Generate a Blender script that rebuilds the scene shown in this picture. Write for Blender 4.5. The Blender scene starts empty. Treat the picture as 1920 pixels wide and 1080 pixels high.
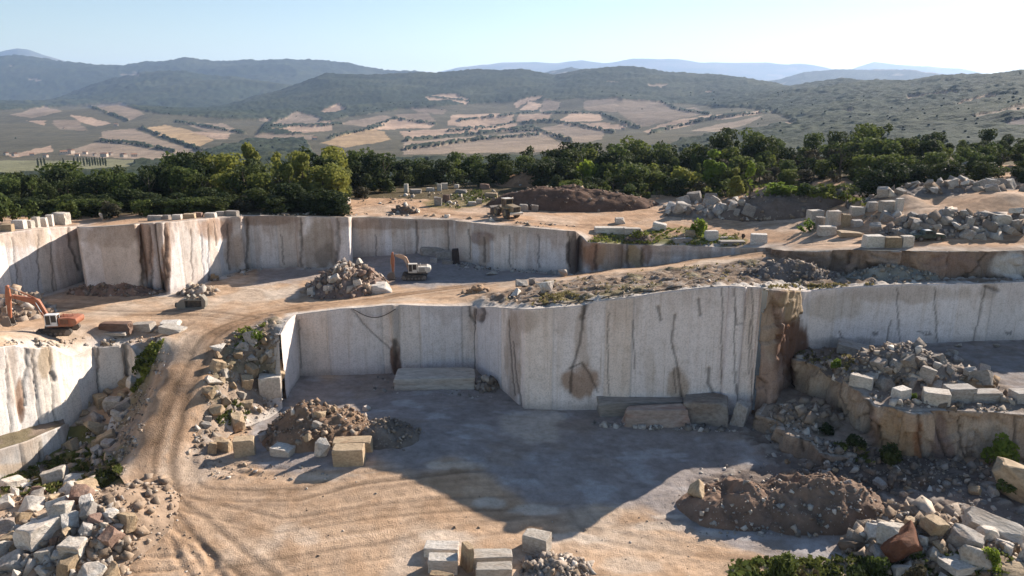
import bpy, bmesh, math, random
import numpy as np
from mathutils import Vector, Matrix, Quaternion
from mathutils.geometry import delaunay_2d_cdt
from mathutils.bvhtree import BVHTree

R = math.radians
# ------------------------------------------------------------------ camera, sky, sun, exposure
scene = bpy.context.scene
CAMZ = 43.0
F = 1400.0
PITCH = math.atan(362.0 / F)
cd = bpy.data.cameras.new("camera"); cam = bpy.data.objects.new("camera", cd)
scene.collection.objects.link(cam); scene.camera = cam
cd.sensor_fit = 'HORIZONTAL'; cd.sensor_width = 36.0; cd.lens = F / 1920 * 36.0
cd.clip_start = 1.0; cd.clip_end = 90000.0
cam.location = (0, 0, CAMZ); cam.rotation_euler = (math.pi / 2 - PITCH, 0, 0)

SUN_EL = R(26.0)
SDX, SDY = 0.75, 0.66                 # horizontal direction towards the sun (to the right and behind the walls)
_n = math.hypot(SDX, SDY); SDX /= _n; SDY /= _n
sund = Vector((SDX * math.cos(SUN_EL), SDY * math.cos(SUN_EL), math.sin(SUN_EL)))
world = bpy.data.worlds.new("World"); scene.world = world; world.use_nodes = True
wn = world.node_tree.nodes; wl = world.node_tree.links
sky = wn.new('ShaderNodeTexSky'); sky.sky_type = 'NISHITA'; sky.sun_disc = False
sky.sun_elevation = SUN_EL; sky.sun_rotation = math.atan2(SDX, SDY)
sky.altitude = 300; sky.air_density = 1.0; sky.dust_density = 0.08; sky.ozone_density = 1.0
wn['Background'].inputs['Strength'].default_value = 0.066
wl.new(sky.outputs[0], wn['Background'].inputs['Color'])
sl = bpy.data.lights.new("sun", 'SUN'); sl.energy = 5.0; sl.angle = R(0.5); sl.color = (1.0, 0.90, 0.78)
so = bpy.data.objects.new("sun", sl); scene.collection.objects.link(so)
so.rotation_euler = sund.to_track_quat('Z', 'Y').to_euler()
so.location = (200, 100, 200)
scene.view_settings.view_transform = 'Standard'; scene.view_settings.look = 'None'
scene.view_settings.exposure = 1.08; scene.view_settings.gamma = 1.0
scene.cycles.max_bounces = 6; scene.cycles.volume_bounces = 1

# ------------------------------------------------------------------ projection helpers
cP, sP = math.cos(PITCH), math.sin(PITCH)
def ray(px, py):
    u = (px - 960.0) / F; v = (540.0 - py) / F
    return np.array([u, cP + v * sP, -sP + v * cP])
def at(px, py, Z):
    d = ray(px, py); t = (Z - CAMZ) / d[2]
    return (d[0] * t, d[1] * t, Z)
def atd(px, py, depth):
    d = ray(px, py); t = depth / d[1]
    return (d[0] * t, d[1] * t, CAMZ + d[2] * t)
def proj(x, y, z):
    zc = y * cP - (z - CAMZ) * sP
    zc = np.maximum(zc, 0.1)
    up = y * sP + (z - CAMZ) * cP
    return 960 + F * x / zc, 540 - F * up / zc
def ztop(x, y, py):
    d = ray(960, py); return CAMZ + d[2] * y / d[1]

# ------------------------------------------------------------------ noise
def _hash(ix, iy, seed):
    h = (ix.astype(np.int64) * 374761393 + iy.astype(np.int64) * 668265263 + seed * 982451653) & 0xffffffff
    h = ((h ^ (h >> 13)) * 1274126177) & 0xffffffff
    h = (h ^ (h >> 16)) & 0xffffffff
    return h / 4294967295.0
def vn(x, y, seed=0):
    x = np.asarray(x, float); y = np.asarray(y, float)
    ix = np.floor(x); iy = np.floor(y); fx = x - ix; fy = y - iy
    fx = fx * fx * (3 - 2 * fx); fy = fy * fy * (3 - 2 * fy)
    a = _hash(ix, iy, seed); b = _hash(ix + 1, iy, seed); c = _hash(ix, iy + 1, seed); d = _hash(ix + 1, iy + 1, seed)
    return (a * (1 - fx) + b * fx) * (1 - fy) + (c * (1 - fx) + d * fx) * fy * 1.0
def fbm(x, y, o=4, seed=0):
    s = 0; a = 0.5; t = 0
    for k in range(o):
        s = s + a * vn(x * 2 ** k + 17.3 * k, y * 2 ** k - 9.1 * k, seed + k); t += a; a *= 0.5
    return s / t
def sstep(a, b, x):
    t = np.clip((x - a) / (b - a), 0, 1); return t * t * (3 - 2 * t)
def inpoly(X, Y, poly):
    X = np.asarray(X, float); Y = np.asarray(Y, float); ins = np.zeros(X.shape, bool); n = len(poly)
    for i in range(n):
        x1, y1 = poly[i][:2]; x2, y2 = poly[(i + 1) % n][:2]
        if y1 == y2: continue
        c = ((y1 > Y) != (y2 > Y)) & (X < (x2 - x1) * (Y - y1) / (y2 - y1) + x1)
        ins ^= c
    return ins
def linedist(X, Y, pts, closed=False):
    """distance to a polyline, signed side and running length"""
    best = np.full(np.shape(X), 1e9); al = np.zeros(np.shape(X)); sg = np.zeros(np.shape(X)); s0 = 0.0
    P = list(pts) + ([pts[0]] if closed else [])
    for (x1, y1), (x2, y2) in zip([p[:2] for p in P[:-1]], [p[:2] for p in P[1:]]):
        dx, dy = x2 - x1, y2 - y1; L = math.hypot(dx, dy)
        if L < 1e-9: continue
        t = np.clip(((X - x1) * dx + (Y - y1) * dy) / (L * L), 0, 1)
        d = np.hypot(X - x1 - t * dx, Y - y1 - t * dy)
        m = d < best
        side = ((X - x1) * dy - (Y - y1) * dx) / L
        best = np.where(m, d, best); al = np.where(m, s0 + t * L, al); sg = np.where(m, np.where(side > 0, d, -d), sg)
        s0 += L
    return best, sg, al
def softpoly(X, Y, poly, soft, wob=0, seed=3):
    """0..1 mask of a polygon with a soft, wobbly edge"""
    d, _, _ = linedist(X, Y, poly, True)
    if wob: d = d + wob * (fbm(X / (wob * 4 + 1e-6), Y / (wob * 4 + 1e-6), 3, seed) - 0.5) * np.sign(1)
    s = np.where(inpoly(X, Y, poly), d, -d)
    if wob: s = s + wob * 2 * (fbm(X / (wob * 3), Y / (wob * 3), 3, seed + 9) - 0.5)
    return sstep(-soft, soft, s)
def resample(pts, step):
    out = []
    for p, q in zip(pts[:-1], pts[1:]):
        L = math.hypot(q[0] - p[0], q[1] - p[1]); n = max(1, int(round(L / step)))
        for k in range(n):
            t = k / n; out.append(tuple(p[i] + (q[i] - p[i]) * t for i in range(len(p))))
    out.append(tuple(pts[-1])); return out
class RBF:
    def __init__(s, pts):
        P = np.array(pts, float); s.P = P[:, :2]; n = len(P)
        D = np.hypot(P[:, None, 0] - P[None, :, 0], P[:, None, 1] - P[None, :, 1])
        A = np.zeros((n + 3, n + 3)); A[:n, :n] = D - np.eye(n) * 0.3; A[:n, n] = 1; A[:n, n + 1:] = P[:, :2]; A[n, :n] = 1; A[n + 1:, :n] = P[:, :2].T
        b = np.zeros(n + 3); b[:n] = P[:, 2]
        s.w = np.linalg.lstsq(A, b, rcond=None)[0]
    def __call__(s, x, y):
        x = np.asarray(x, float); y = np.asarray(y, float); sh = x.shape; x = x.ravel(); y = y.ravel()
        out = np.zeros(len(x)); n = len(s.P)
        for i in range(0, len(x), 40000):
            xx = x[i:i + 40000]; yy = y[i:i + 40000]
            D = np.hypot(xx[:, None] - s.P[None, :, 0], yy[:, None] - s.P[None, :, 1])
            out[i:i + 40000] = D @ s.w[:n] + s.w[n] + s.w[n + 1] * xx + s.w[n + 2] * yy
        return out.reshape(sh)

# ------------------------------------------------------------------ object helpers
COL = scene.collection
def tag(o, label=None, cat=None, group=None, kind=None):
    if label: o['label'] = label
    if cat: o['category'] = cat
    if group: o['group'] = group
    if kind: o['kind'] = kind
    return o
def link(name, me, parent=None):
    o = bpy.data.objects.new(name, me); COL.objects.link(o)
    if parent: o.parent = parent
    return o
def mesh_np(name, V, Fc, mat=None, col=None, uv=None, smooth=False):
    """V (n,3); Fc (m,k) equal-sized faces; col (n,3) per vertex"""
    me = bpy.data.meshes.new(name); V = np.ascontiguousarray(V, np.float32); Fc = np.ascontiguousarray(Fc, np.int32)
    m, k = Fc.shape
    me.vertices.add(len(V)); me.vertices.foreach_set('co', V.ravel())
    me.loops.add(m * k); me.loops.foreach_set('vertex_index', Fc.ravel())
    me.polygons.add(m); me.polygons.foreach_set('loop_start', np.arange(0, m * k, k, dtype=np.int32))
    me.update(calc_edges=True)
    if col is not None:
        a = me.color_attributes.new('col', 'FLOAT_COLOR', 'POINT')
        c = np.ones((len(V), 4), np.float32); c[:, :3] = col; a.data.foreach_set('color', c.ravel())
    if uv is not None:
        l = me.uv_layers.new(name='UVMap'); l.data.foreach_set('uv', np.ascontiguousarray(uv[Fc.ravel()], np.float32).ravel())
    if smooth: me.polygons.foreach_set('use_smooth', np.ones(m, bool))
    if mat: me.materials.append(mat)
    me.validate(); return me
def struct(name, me):
    o = link(name, me); o['kind'] = 'structure'; return o

# ------------------------------------------------------------------ materials
def newmat(name, rough=0.9, spec=0.2):
    m = bpy.data.materials.new(name); m.use_nodes = True; N = m.node_tree.nodes; L = m.node_tree.links
    b = N['Principled BSDF']; b.inputs['Roughness'].default_value = rough; b.inputs['Specular IOR Level'].default_value = spec
    return m, N, L, b
def noise(N, L, vec, scale, detail=4, rough=0.55):
    n = N.new('ShaderNodeTexNoise'); n.inputs['Scale'].default_value = scale; n.inputs['Detail'].default_value = detail; n.inputs['Roughness'].default_value = rough
    if vec is not None: L.new(vec, n.inputs['Vector'])
    return n.outputs[0]
def ramp(N, L, fac, stops):
    r = N.new('ShaderNodeValToRGB'); L.new(fac, r.inputs[0]); e = r.color_ramp.elements
    while len(e) < len(stops): e.new(0.5)
    for i, (p, c) in enumerate(stops): e[i].position = p; e[i].color = (*c, 1) if len(c) == 3 else c
    return r.outputs[0]
def mixc(N, L, a, b, fac, mode='MIX'):
    m = N.new('ShaderNodeMix'); m.data_type = 'RGBA'; m.blend_type = mode
    for sock, v in ((m.inputs[6], a), (m.inputs[7], b), (m.inputs[0], fac)):
        if isinstance(v, (int, float)): sock.default_value = v
        elif isinstance(v, tuple): sock.default_value = (*v, 1)
        else: L.new(v, sock)
    return m.outputs[2]
def bump(N, L, h, b, strength, dist):
    k = N.new('ShaderNodeBump'); k.inputs['Strength'].default_value = strength; k.inputs['Distance'].default_value = dist
    L.new(h, k.inputs['Height']); L.new(k.outputs[0], b.inputs['Normal']); return k
def mapping(N, L, vec, scale):
    m = N.new('ShaderNodeMapping'); m.inputs['Scale'].default_value = scale; L.new(vec, m.inputs[0]); return m.outputs[0]

def mat_ground(name, b_scale=1.0):
    m, N, L, b = newmat(name, 0.95, 0.1)
    a = N.new('ShaderNodeAttribute'); a.attribute_name = 'col'
    g = N.new('ShaderNodeNewGeometry').outputs['Position']
    n1 = noise(N, L, g, 1.3 * b_scale, 5, 0.6); n2 = noise(N, L, g, 0.35 * b_scale, 3, 0.5); n3 = noise(N, L, g, 7 * b_scale, 3, 0.6)
    f = ramp(N, L, n1, [(0.3, (0.86, 0.85, 0.83)), (0.62, (1.10, 1.10, 1.10))])
    c = mixc(N, L, a.outputs[0], f, 1.0, 'MULTIPLY')
    f2 = ramp(N, L, n2, [(0.3, (0.86, 0.85, 0.84)), (0.7, (1.12, 1.11, 1.10))])
    c = mixc(N, L, c, f2, 1.0, 'MULTIPLY')
    f3 = ramp(N, L, n3, [(0.34, (0.88, 0.87, 0.86)), (0.5, (1, 1, 1)), (0.68, (1.05, 1.05, 1.05))])
    c = mixc(N, L, c, f3, 1.0, 'MULTIPLY')
    L.new(c, b.inputs['Base Color'])
    add = N.new('ShaderNodeMath'); add.operation = 'ADD'; L.new(n1, add.inputs[0]); L.new(n3, add.inputs[1])
    bump(N, L, add.outputs[0], b, 0.45, 0.3 / b_scale)
    return m
def mat_wall(name, streak=0.5, bumpd=0.08):
    m, N, L, b = newmat(name, 0.85, 0.15)
    a = N.new('ShaderNodeAttribute'); a.attribute_name = 'col'
    uv = N.new('ShaderNodeUVMap'); uv.uv_map = 'UVMap'
    s1 = noise(N, L, mapping(N, L, uv.outputs[0], (3.2, 0.10, 1)), 1.0, 4, 0.6)
    s2 = noise(N, L, mapping(N, L, uv.outputs[0], (0.9, 0.05, 1)), 1.0, 4, 0.6)
    g = N.new('ShaderNodeNewGeometry').outputs['Position']
    n = noise(N, L, g, 0.8, 6, 0.7); n2 = noise(N, L, g, 5, 4, 0.6)
    lo = 1 - streak
    f = ramp(N, L, s1, [(0.28, (lo, lo * 0.96, lo * 0.91)), (0.42, (1, 1, 1)), (0.72, (1.04, 1.05, 1.06))])
    c = mixc(N, L, a.outputs[0], f, 1.0, 'MULTIPLY')
    f = ramp(N, L, s2, [(0.30, (lo + .10, (lo + .08), lo + .05)), (0.46, (1, 1, 1)), (0.7, (1.03, 1.03, 1.03))])
    c = mixc(N, L, c, f, 1.0, 'MULTIPLY')
    f = ramp(N, L, n, [(0.30, (0.84, 0.82, 0.79)), (0.46, (1, 1, 1)), (0.66, (1.08, 1.08, 1.08))])
    c = mixc(N, L, c, f, 1.0, 'MULTIPLY')
    f = ramp(N, L, n2, [(0.35, (0.82, 0.82, 0.82)), (0.55, (1.05, 1.05, 1.05))])
    c = mixc(N, L, c, f, 1.0, 'MULTIPLY')
    L.new(c, b.inputs['Base Color'])
    add = N.new('ShaderNodeMath'); add.operation = 'ADD'; L.new(s1, add.inputs[0]); L.new(n, add.inputs[1])
    bump(N, L, add.outputs[0], b, 0.7, bumpd)
    return m
def mat_rock(name, c1, c2, stain, amt=0.5):
    m, N, L, b = newmat(name, 0.85, 0.2)
    oc = N.new('ShaderNodeTexCoord').outputs['Object']; oi = N.new('ShaderNodeObjectInfo')
    add = N.new('ShaderNodeVectorMath'); add.operation = 'ADD'; L.new(oc, add.inputs[0])
    sc = N.new('ShaderNodeVectorMath'); sc.operation = 'SCALE'; L.new(oi.outputs['Location'], sc.inputs[0]); sc.inputs['Scale'].default_value = 3.7
    L.new(sc.outputs[0], add.inputs[1]); v = add.outputs[0]
    n = noise(N, L, v, 1.3, 6, 0.7)
    c = mixc(N, L, c1, c2, ramp(N, L, n, [(0.35, (0, 0, 0)), (0.65, (1, 1, 1))]))
    n2 = noise(N, L, v, 0.9, 5, 0.65)
    c = mixc(N, L, c, stain, ramp(N, L, n2, [(0.52, (0, 0, 0)), (0.72, (amt, amt, amt))]))
    n3 = noise(N, L, v, 9, 4, 0.7)
    c = mixc(N, L, c, ramp(N, L, n3, [(0.3, (0.65, 0.64, 0.62)), (0.6, (1.1, 1.1, 1.1))]), 1.0, 'MULTIPLY')
    rn = ramp(N, L, oi.outputs['Random'], [(0, (0.72, 0.70, 0.67)), (0.5, (0.95, 0.93, 0.9)), (1, (1.12, 1.12, 1.12))])
    c = mixc(N, L, c, rn, 1.0, 'MULTIPLY')
    L.new(c, b.inputs['Base Color'])
    bump(N, L, n3, b, 0.9, 0.12)
    return m
def mat_paint(name, c, rough=0.5, metal=0.0, dirt=0.4, dc=(0.30, 0.22, 0.15)):
    m, N, L, b = newmat(name, rough, 0.4); b.inputs['Metallic'].default_value = metal
    oc = N.new('ShaderNodeTexCoord').outputs['Object']
    n = noise(N, L, oc, 1.8, 6, 0.7)
    col = mixc(N, L, c, dc, ramp(N, L, n, [(0.4, (0, 0, 0)), (0.7, (dirt, dirt, dirt))]))
    L.new(col, b.inputs['Base Color'])
    return m
def mat_leaf(name, c1, c2, c3, trans=0.35):
    m, N, L, b = newmat(name, 0.75, 0.15)
    g = N.new('ShaderNodeNewGeometry').outputs['Position']; oi = N.new('ShaderNodeObjectInfo')
    n = noise(N, L, g, 0.55, 3, 0.6); n2 = noise(N, L, g, 3.5, 2, 0.6)
    c = mixc(N, L, c1, c2, ramp(N, L, n, [(0.35, (0, 0, 0)), (0.65, (1, 1, 1))]))
    c = mixc(N, L, c, c3, ramp(N, L, n2, [(0.5, (0, 0, 0)), (0.75, (0.6, 0.6, 0.6))]))
    rn = ramp(N, L, oi.outputs['Random'], [(0, (0.65, 0.72, 0.7)), (0.5, (1, 1, 1)), (1, (1.35, 1.25, 1.0))])
    c = mixc(N, L, c, rn, 1.0, 'MULTIPLY')
    L.new(c, b.inputs['Base Color'])
    t = N.new('ShaderNodeBsdfTranslucent'); L.new(c, t.inputs[0]); mx = N.new('ShaderNodeMixShader'); mx.inputs[0].default_value = trans
    L.new(b.outputs[0], mx.inputs[1]); L.new(t.outputs[0], mx.inputs[2]); L.new(mx.outputs[0], N['Material Output'].inputs[0])
    return m
M_ground = mat_ground('dirt'); M_wall = mat_wall('cut_stone', 0.20, 0.05); M_bluff = mat_wall('weathered_stone', 0.22, 0.3)
M_far = mat_ground('far_land', 0.03)
M_white = mat_rock('white_stone', (0.62, 0.58, 0.53), (0.50, 0.44, 0.38), (0.36, 0.22, 0.13), 0.4)
M_grey = mat_rock('grey_stone', (0.42, 0.39, 0.36), (0.30, 0.27, 0.25), (0.28, 0.17, 0.10), 0.6)
M_tan = mat_rock('tan_stone', (0.48, 0.37, 0.25), (0.36, 0.27, 0.18), (0.24, 0.12, 0.06), 0.7)
M_red = mat_rock('red_stone', (0.30, 0.21, 0.165), (0.22, 0.14, 0.11), (0.20, 0.09, 0.06), 0.7)
M_darkrock = mat_rock('dark_stone', (0.06, 0.045, 0.04), (0.04, 0.03, 0.03), (0.1, 0.07, 0.05), 0.5)
# ------------------------------------------------------------------ plan of the quarry (points are base pixel, base height, row of the top edge)
def wp(l):                                   # -> (x, y, zbase, ztop)
    out = []
    for px, py, zb, pt in l:
        x, y, z = at(px, py, zb); out.append((x, y, z, ztop(x, y, pt)))
    return out
main_w = wp([(533, 748, 0, 620), (562, 705, 0, 590), (650, 702, 0, 578), (735, 699, 0, 572), (740, 703, 0, 571), (752, 699, 0, 571), (893, 690, 0, 574),
             (903, 700, 0, 577), (945, 730, 0, 577), (985, 765, 0, 579), (1060, 768, 0, 575), (1092, 768, 0, 572), (1110, 767, 0, 564), (1180, 769, 0, 556), (1240, 770, 0, 546),
             (1300, 771, 0, 539), (1352, 771, 0, 536), (1356, 776, 0, 536), (1374, 776, 0, 537), (1378, 772, 0, 538), (1408, 772, 0, 539), (1412, 778, 0, 540), (1440, 776, 0, 541), (1452, 762, 0, 543), (1480, 740, 0, 545)])
q = main_w[-1]
right_w = [(q[0], q[1], 6.0, q[3])] + wp([(1508, 654, 6.4, 544), (1600, 648, 6.4, 536), (1700, 643, 6.4, 532), (1800, 639, 6.4, 531), (1920, 636, 6.4, 526), (2100, 634, 6.4, 522), (2500, 632, 6.4, 515)])
back_w = [(-92, 50, 9.5, 22), (-87, 92, 9.5, 21.5)] + wp([(-60, 606, 9.5, 449), (0, 580, 9.5, 443), (163, 524, 9.5, 426), (166, 550, 9.5, 426), (215, 550, 9.5, 424), (266, 548, 9.5, 420), (278, 541, 9.5, 419), (288, 545, 9.5, 419), (302, 545, 9.5, 418),
             (306, 538, 9.5, 418), (314, 552, 9.5, 417), (372, 533, 9.5, 412), (411, 519, 9.5, 408), (420, 514, 9.5, 408), (440, 510, 9.5, 406), (458, 508, 9.5, 406), (466, 503, 9.5, 405), (560, 500, 9.5, 405), (566, 503, 9.5, 406), (628, 501, 9.5, 406), (636, 505, 9.5, 407), (656, 504, 9.5, 407),
             (660, 481, 10.4, 408), (780, 474, 11, 411), (846, 477, 11, 412), (862, 488, 10.5, 415), (930, 503, 9.8, 422), (1000, 508, 9.5, 427), (1076, 514, 9.5, 432), (1084, 507, 9.8, 440), (1100, 512, 9.9, 455), (1150, 508, 10.3, 457), (1166, 500, 10.8, 458), (1182, 503, 10.8, 459),
             (1230, 498, 11.3, 461), (1300, 489, 12.5, 463), (1380, 477, 14.3, 465), (1440, 468, 15.9, 464)])
end = back_w[-1]
mid_w = [(end[0], end[1], 15.5, end[3])] + wp([(1470, 492, 15.4, 470), (1520, 505, 15.5, 470), (1588, 510, 15.4, 468), (1600, 513, 15.4, 468), (1700, 517, 15.4, 470), (1780, 518, 15.4, 471), (1845, 520, 15.2, 472), (1860, 522, 15.2, 470), (1920, 521, 15.1, 468), (2100, 520, 15, 464), (2500, 518, 15, 455)])
left_w = [(-76, 50, -2, 15)] + wp([(-60, 905, -2.5, 648), (0, 868, -2, 646), (60, 842, -2, 645), (120, 806, -1.2, 645), (181, 745, 0.6, 652), (184, 740, 0.8, 650), (234, 718, 1.8, 647), (238, 706, 2.6, 646), (252, 704, 3, 645), (256, 698, 4, 643), (288, 672, 6.0, 633), (302, 652, 8.0, 629)])

# foot of the road embankment on the pit floor, going from the return wall round to the left wall
foot = [at(530, 770, -0.3), at(505, 785, -0.3), at(470, 800, -0.3), at(440, 812, -0.3), at(410, 845, -0.2), at(392, 885, -0.08), at(348, 925, -0.08), at(290, 945, -0.08), at(248, 930, -0.12), at(205, 885, -1.2), at(190, 850, -1.8), at(200, 815, -1.2), at(222, 770, 0.2), at(246, 738, 1.6), at(268, 706, 3.4), at(290, 680, 5.2)]
road_pts = [(1920, 452, 20), (1600, 462, 18.6), (1440, 472, 16), (1300, 486, 13.6), (1150, 502, 11.6), (1000, 520, 10.6), (860, 538, 10), (700, 562, 9.8), (560, 580, 9.7), (470, 598, 9.5), (400, 632, 8.9), (358, 688, 7.0), (330, 740, 5.0), (312, 800, 2.8), (300, 850, 1.1), (296, 900, 0.15), (300, 938, -0.05)]
road_w = [at(*p) for p in road_pts]
l1c = [at(*p) for p in [(100, 590, 9.5), (300, 580, 9.5), (200, 620, 9.5), (450, 540, 9.5), (560, 530, 9.5), (700, 520, 9.6), (800, 500, 10), (900, 520, 9.7), (620, 565, 9.6), (330, 620, 9.3), (20, 620, 9.8),
       (1000, 545, 13), (1100, 535, 14.2), (1250, 515, 14.8), (1400, 500, 15.3), (1400, 520, 15.8), (1500, 520, 15.4), (950, 560, 12.3), (900, 560, 11.6),
       (370, 780, 3.2), (350, 840, 1.0), (385, 720, 6.0), (420, 650, 8.4), (440, 700, 5.6), (430, 760, 3.0), (480, 640, 8.8), (500, 700, 4.2), (490, 750, 1.5), (520, 640, 9.2), (515, 740, 1.0),
       (262, 800, 3.0), (258, 850, 1.2), (285, 740, 5.2), (310, 690, 7.2), (340, 640, 8.8), (240, 880, 0.5), (240, 850, 0.6), (238, 800, 1.0)]]
L1pts = [p[:2] + (p[3],) for p in main_w + right_w] + [p[:3] for p in back_w] + [p[:3] for p in mid_w] + [p[:2] + (p[3],) for p in left_w] + foot + road_w[2:] + l1c
zL1 = RBF(L1pts)
upc = [at(*p) for p in [(0, 424, 20.9), (0, 415, 20.8), (60, 420, 20.4), (120, 416, 20.2), (-60, 428, 21.6), (500, 393, 20), (250, 405, 20.5), (750, 380, 19.2), (950, 403, 18.7), (1200, 405, 17.8), (1200, 440, 16.6), (1400, 430, 17), (1300, 450, 16.2), (1500, 440, 17.9), (1600, 455, 18.9), (1745, 453, 20), (1900, 452, 20), (1900, 395, 23.6), (1750, 385, 23.2), (1650, 440, 19.6),
       (600, 375, 20), (850, 352, 19.5), (1050, 385, 18.2), (1300, 395, 18.4), (1500, 408, 18.3), (1700, 362, 25.2), (1900, 362, 26), (700, 352, 19.8)]]
upc += [(-150, 170, 18), (-60, 200, 17), (0, 235, 18), (60, 225, 21), (100, 215, 25), (140, 185, 28), (180, 150, 27), (-150, 260, 2), (-60, 290, 0), (0, 300, 2), (100, 300, 10), (180, 280, 22), (-200, 150, 18), (220, 220, 34)]
zUP = RBF([p[:2] + (p[3],) for p in back_w] + [p[:2] + (p[3],) for p in mid_w] + upc)
bluff_top = [(q[0], q[1], 6.4)] + [at(*p) for p in [(1495, 672, 6.4), (1540, 690, 6.4), (1565, 694, 6.4), (1600, 724, 6.3), (1632, 745, 6.2), (1640, 758, 6.0), (1695, 768, 5.9), (1712, 772, 5.9), (1760, 770, 5.9), (1850, 772, 5.9), (1920, 778, 5.9), (2050, 790, 6), (2500, 800, 6)]]
zBE = RBF([p[:3] for p in right_w] + bluff_top + [at(1700, 700, 6.3), at(1850, 700, 6.2)])
pitc = [(0, 60, -1.6), (40, 60, -1.8), (-40, 62, -1), (80, 55, -1.5), (-8, 82, 1.1), (-16, 85, 1.3), (-25, 86, .9), (18, 78, -1.6), (22, 83, -1.3), (30, 82, -1.2), (10, 72, -2), (0, 70, -1.4), (26, 84, -1.5), (6, 79, -.6), (20, 93, -.3), (-20, 92, .8), (0, 100, 0), (35, 95, 0), (-30, 110, 0), (60, 70, 0), (100, 60, 0), (-70, 55, -1), (0, 45, -2), (-15, 108, 0)]
zPI = RBF(pitc + [p[:3] for p in left_w[1:]] + foot + [at(*p) for p in [(150, 850, -2.2), (100, 880, -2.5), (40, 905, -2.6), (0, 960, -1), (130, 915, -1.6), (200, 960, 0), (240, 960, 0), (0, 1040, 0), (170, 1040, 0)]] + [p[:3] for p in main_w])

def region_mesh(name, poly, zf, step, mat, colf, edge_step=None, keep=None):
    """triangulated ground sheet that ends exactly on the polygon"""
    B = resample(list(poly) + [poly[0]], edge_step or step)[:-1]; B = [b[:2] for b in B]
    xs = [b[0] for b in B]; ys = [b[1] for b in B]
    gx, gy = np.meshgrid(np.arange(min(xs), max(xs), step), np.arange(min(ys), max(ys), step))
    rs = np.random.RandomState(5); gx = gx + rs.uniform(-.3, .3, gx.shape) * step; gy = gy + rs.uniform(-.3, .3, gx.shape) * step
    gx = gx.ravel(); gy = gy.ravel()
    m = inpoly(gx, gy, B); gx = gx[m]; gy = gy[m]
    # thin out what the photograph could hardly see (far to the side or very far)
    px, py = proj(gx, gy, np.full(gx.shape, 15.0))
    out = (px < -250) | (px > 2170); kp = ~out | (rs.rand(len(gx)) < 0.06)
    gx = gx[kp]; gy = gy[kp]
    d, _, _ = linedist(gx, gy, B, True); kp = d > step * 0.45; gx = gx[kp]; gy = gy[kp]
    n = len(B)
    pts = [Vector(b) for b in B] + [Vector((a, b)) for a, b in zip(gx.tolist(), gy.tolist())]
    r = delaunay_2d_cdt(pts, [(i, (i + 1) % n) for i in range(n)], [], 0, 1e-5, False)
    V = np.array([(v[0], v[1]) for v in r[0]]); Fc = np.array([f for f in r[2] if len(f) == 3])
    ce = V[Fc].mean(axis=1); Fc = Fc[inpoly(ce[:, 0], ce[:, 1], B)]
    X, Y = V[:, 0], V[:, 1]
    Z = zf(X, Y); dd, _, _ = linedist(X, Y, B, True)
    Z, C = colf(X, Y, Z, dd)
    # faces must look up
    a, b, c = V[Fc[:, 0]], V[Fc[:, 1]], V[Fc[:, 2]]
    cr = (b[:, 0] - a[:, 0]) * (c[:, 1] - a[:, 1]) - (b[:, 1] - a[:, 1]) * (c[:, 0] - a[:, 0])
    Fc[cr < 0] = Fc[cr < 0][:, ::-1]
    return mesh_np(name, np.column_stack([X, Y, Z]), Fc, mat, C, smooth=True)

DIRT = np.array([0.47, 0.33, 0.225]); DIRT2 = np.array([0.35, 0.22, 0.13]); DUST = np.array([0.50, 0.43, 0.36]); GREY_SHADE = np.array([0.275, 0.248, 0.240])
RUB = np.array([0.30, 0.235, 0.185]); RUBD = np.array([0.17, 0.13, 0.105]); GRASS = np.array([0.13, 0.13, 0.04]); WHT = np.array([0.60, 0.55, 0.50])
def lerp(C, c2, m): return C + (np.asarray(c2) - C) * m[:, None]
def W2(l, Z): return [at(a, b, Z)[:2] for a, b in l]
# wheel paths in plan: (points, spread, strength)
paths_pit = [([p[:2] for p in road_w[-5:-1]] + W2([(304, 935), (345, 965), (430, 1015), (500, 1080), (540, 1180)], 0), 4.2, 1.0),
             (W2([(300, 880), (380, 920), (560, 930), (760, 900), (950, 880), (1200, 850), (1400, 830)], 0), 7, 0.9),
             (W2([(330, 930), (520, 980), (760, 960), (980, 930), (1250, 900)], 0), 6, 0.8),
             (W2([(400, 1060), (700, 1020), (1000, 960), (1300, 1000), (1600, 1040)], 0), 8, 0.6),
             (W2([(600, 730), (800, 800), (1000, 860), (1100, 960)], 0), 8, 0.6)]
paths_l1 = [([p[:2] for p in road_w[2:]], 4.2, 1.0), (W2([(470, 598), (380, 590), (250, 590), (60, 575), (-80, 600)], 9.5), 5.5, 0.9), (W2([(560, 580), (480, 545), (400, 535), (250, 570)], 9.5), 5, 0.7),
            (W2([(560, 560), (640, 520), (750, 500), (850, 510)], 9.6), 5, 0.5)]
paths_up = [(W2([(380, 398), (520, 392), (700, 385), (800, 395), (950, 412), (1150, 412), (1400, 436), (1540, 452), (1640, 462)], 18.5), 4, 0.9), ([p[:2] for p in road_w[:3]] + [at(1300, 440, 17)[:2]], 4, 0.9),
            (W2([(1440, 470), (1540, 455), (1480, 430), (1300, 420)], 17), 4, 0.7), (W2([(1690, 385), (1800, 385), (1950, 380)], 23.4), 5, 0.7), (W2([(620, 395), (750, 375), (900, 350)], 19.3), 4, 0.8)]
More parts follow.
